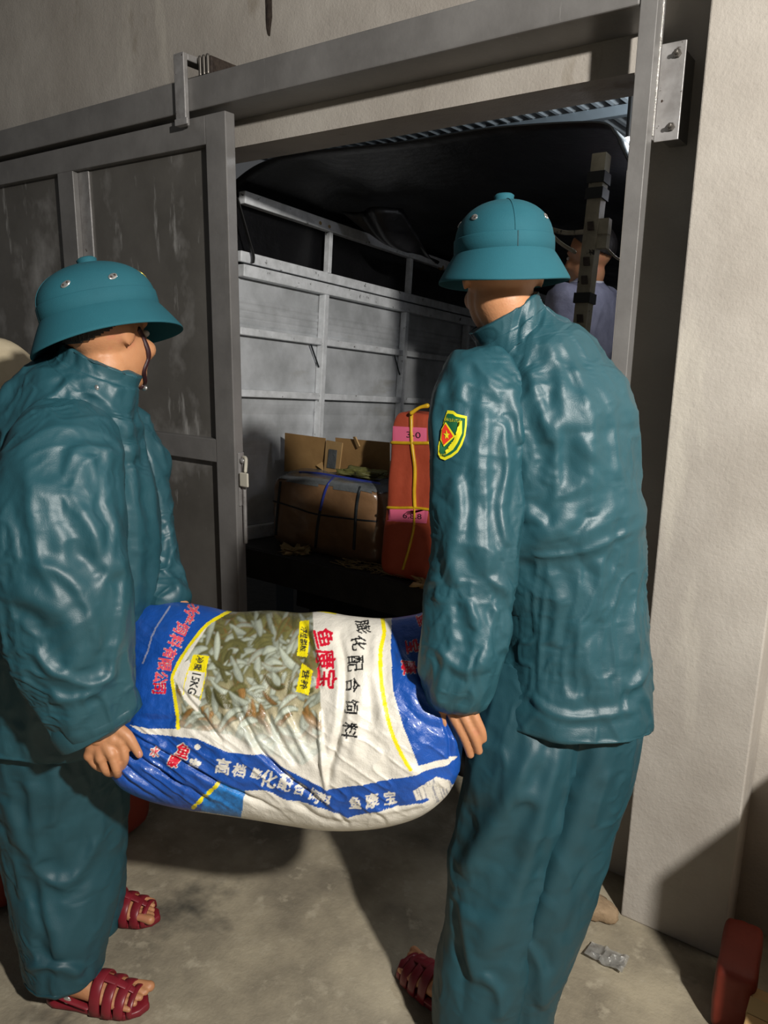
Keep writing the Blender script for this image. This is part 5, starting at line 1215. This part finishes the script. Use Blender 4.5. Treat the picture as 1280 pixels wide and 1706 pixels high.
def feed_sack():
    cv, ox, oy, sc = sack_print()
    NU, NV = 470, 300
    top = catmull(np.array([(214, 1010), (262, 1004), (300, 1003), (345, 1010), (390, 1019), (450, 1017), (500, 1021), (540, 1019), (585, 1026), (640, 1030), (690, 1024), (728, 1014), (752, 1030)], float), NU)
    bot = catmull(np.array([(186, 1296), (205, 1316), (245, 1334), (300, 1348), (360, 1357), (420, 1366), (480, 1376), (540, 1384), (600, 1384), (655, 1376), (705, 1358), (745, 1325), (766, 1285)], float), NU)
    lef = catmull(np.array([(214, 1010), (202, 1060), (196, 1120), (192, 1180), (184, 1240), (186, 1296)], float), NV)
    rig = catmull(np.array([(752, 1030), (764, 1080), (770, 1130), (772, 1180), (772, 1235), (766, 1285)], float), NV)
    s = np.linspace(0, 1, NU)[None, :, None]; t = np.linspace(0, 1, NV)[:, None, None]
    UVp = (1-t)*top[None]+t*bot[None]+(1-s)*lef[:, None]+s*rig[:, None]-((1-s)*(1-t)*top[0]+s*(1-t)*top[-1]+(1-s)*t*bot[0]+s*t*bot[-1])
    u, v = UVp[..., 0], UVp[..., 1]; s = s[..., 0]; t = t[..., 0]
    drim = (1-t)*np.interp(s, [0, .2, .5, .8, 1], [1.60, 1.595, 1.56, 1.50, 1.49])+t*np.interp(s, [0, .2, .5, .8, 1], [1.43, 1.47, 1.47, 1.41, 1.38])
    bs = np.clip(1-np.abs(2*s-1)**2.6, 0, 1); bt = np.clip(1-np.abs(2*t-1)**2.4, 0, 1); bul = (bs*bt)**.55
    dF = drim-.115*bul*(1+.15*np.sin(t*math.pi)); dB = drim+.11*bul
    # keep the two held corners thin
    hx = ray(u.ravel(), v.ravel()) if False else None
    D = (F_*FPX)[None, None]+R_[None, None]*(u-640)[..., None]-U_[None, None]*(v-853)[..., None]
    VF = C_+D*(dF/FPX)[..., None]; VB = C_+D*(dB/FPX)[..., None]
    # creases of the front sheet, measured along the print
    disp = np.zeros_like(u)
    def crease(pl, wd, am, kind='v'):
        nonlocal disp
        p = catmull(np.array(pl, float), 50); bd = np.full(u.shape, 1e9); sg = np.zeros(u.shape); tt_ = np.zeros(u.shape)
        for i, (a, b) in enumerate(zip(p[:-1], p[1:])):
            ab = b-a; k = np.clip(((u-a[0])*ab[0]+(v-a[1])*ab[1])/(ab@ab+1e-9), 0, 1); d = np.hypot(u-a[0]-k*ab[0], v-a[1]-k*ab[1]); m = d < bd
            bd = np.where(m, d, bd); sg = np.where(m, np.sign(ab[0]*(v-a[1])-ab[1]*(u-a[0])), sg); tt_ = np.where(m, (i+k)/49, tt_)
        tap = np.clip(np.minimum(tt_, 1-tt_)*4+.1, 0, 1)
        if kind == 'v': disp += tap*am*(np.exp(-(bd/wd)**2)-.45*np.exp(-(bd/(2.4*wd))**2))
        else: disp += tap*am*np.where(sg > 0, np.exp(-(bd/(2.8*wd))**2), -.9*np.exp(-(bd/(.8*wd))**2))
    for c in (([(497, 1015), (512, 1060), (528, 1110), (533, 1150)], 6, -.010), ([(297, 1142), (320, 1172), (352, 1212), (372, 1240)], 4, -.009),
              ([(395, 1170), (415, 1215), (440, 1258), (500, 1310), (545, 1345)], 5, -.012), ([(562, 1050), (574, 1110), (570, 1190), (555, 1260), (542, 1310)], 7, -.012),
              ([(590, 1040), (605, 1110), (600, 1200), (590, 1280)], 13, .010), ([(625, 1050), (625, 1130), (640, 1220)], 10, .007), ([(530, 1180), (535, 1250), (545, 1320)], 5, .010),
              ([(204, 1214), (250, 1240), (330, 1285), (400, 1322), (470, 1352)], 4, -.011), ([(202, 1240), (250, 1275), (320, 1318), (365, 1345)], 5, -.011), ([(200, 1262), (240, 1300), (290, 1335)], 5, -.010),
              ([(196, 1280), (230, 1310), (262, 1330)], 4, -.008), ([(206, 1195), (270, 1200), (296, 1195)], 8, -.008), ([(440, 1180), (470, 1240), (500, 1280)], 6, -.010), ([(465, 1170), (495, 1230), (520, 1275)], 6, .008),
              ([(360, 1150), (390, 1210), (430, 1245)], 8, .008), ([(736, 1190), (748, 1230), (752, 1270)], 4, -.009), ([(655, 1060), (690, 1130), (735, 1185)], 9, .008), ([(660, 1150), (700, 1200), (745, 1220)], 9, -.007),
              ([(420, 1030), (450, 1090), (480, 1150)], 10, .006), ([(480, 1330), (540, 1365), (600, 1372)], 5, -.007), ([(600, 1345), (660, 1350), (720, 1335)], 5, .004), ([(560, 1350), (575, 1368), (585, 1380)], 4, -.006), ([(625, 1352), (640, 1366), (645, 1376)], 4, -.006)):
        crease(*c)
    q = np.stack([u/34, v/34, u*0], -1); dg = np.stack([(u*.8+v*.6)/46, (v*.8-u*.6)/15, u*0+2], -1)
    lowleft = np.clip((v-1195)/40, 0, 1)*np.clip((430-u)/120, 0, 1)
    disp += .010*(fbm(q, 3)-.5)+.006*lowleft*(ridge(np.stack([(u*.82+v*.57)/80, (v*.82-u*.57)/9, u*0], -1), 4)-.5)+.003*(ridge(dg, 9)**2-.35)*np.clip((v-1150)/80, .25, 1)
    bord = np.clip(np.minimum(np.minimum(s, 1-s)*14, np.minimum(t, 1-t)*10), 0, 1)
    Nf = np.cross(np.gradient(VF, axis=1), np.gradient(VF, axis=0)); Nf /= np.linalg.norm(Nf, axis=2)[..., None]+1e-12
    if np.mean(np.einsum('ijk,ijk->ij', Nf, C_-VF)) < 0: Nf = -Nf
    VF = VF+Nf*(disp*bord*.9)[..., None]
    st_ = 4
    VBc = VB[::1, ::1]
    NF = NU*NV; A = VF.reshape(-1, 3)
    # back sheet, coarser, sharing the rim
    iu = list(range(0, NU, 5)); iu = iu if iu[-1] == NU-1 else iu+[NU-1]; iv = list(range(0, NV, 5)); iv = iv if iv[-1] == NV-1 else iv+[NV-1]
    Bv = VB[np.ix_(iv, iu)].copy(); nb = Bv.shape
    nz = (fbm(Bv*12, 6)-.5)*.02; Bv += (F_*1.0)[None, None]*(nz*(np.minimum(1, 6*np.minimum.outer(np.minimum(np.linspace(0, 1, nb[0]), 1-np.linspace(0, 1, nb[0])), np.ones(nb[1])))))[..., None]
    V = np.vstack([A, Bv.reshape(-1, 3)])
    f = [q[::-1] for q in gridfaces(NV, NU, False)]+[tuple(NF+i for i in q) for q in gridfaces(nb[0], nb[1], False)]
    base = V.mean(0); loc = (float(base[0]), float(base[1]), float(V[:, 2].min()))
    o = mk('feed_sack', V, f, M['sack'], loc=loc)
    tag(o, 'full white and blue feed sack with fish picture, carried by the two men', 'sack')
    xi = np.clip(((u-ox)*sc).astype(int), 0, cv.shape[1]-1); yi = np.clip(((v-oy)*sc).astype(int), 0, cv.shape[0]-1)
    cf = cv[yi, xi].reshape(-1, 3); cb = np.tile(np.array(lin('d2cdc2')), (nb[0]*nb[1], 1))
    sb = np.broadcast_to(np.linspace(0, 1, nb[1])[None], nb[:2]).ravel(); cb[(sb < .22) | (sb > .82)] = np.array(lin('1746a8'))
    col = np.ones((len(V), 4)); col[:, :3] = np.vstack([cf, cb])
    at = o.data.color_attributes.new('print', 'FLOAT_COLOR', 'POINT'); at.data.foreach_set('color', col.ravel())
feed_sack()
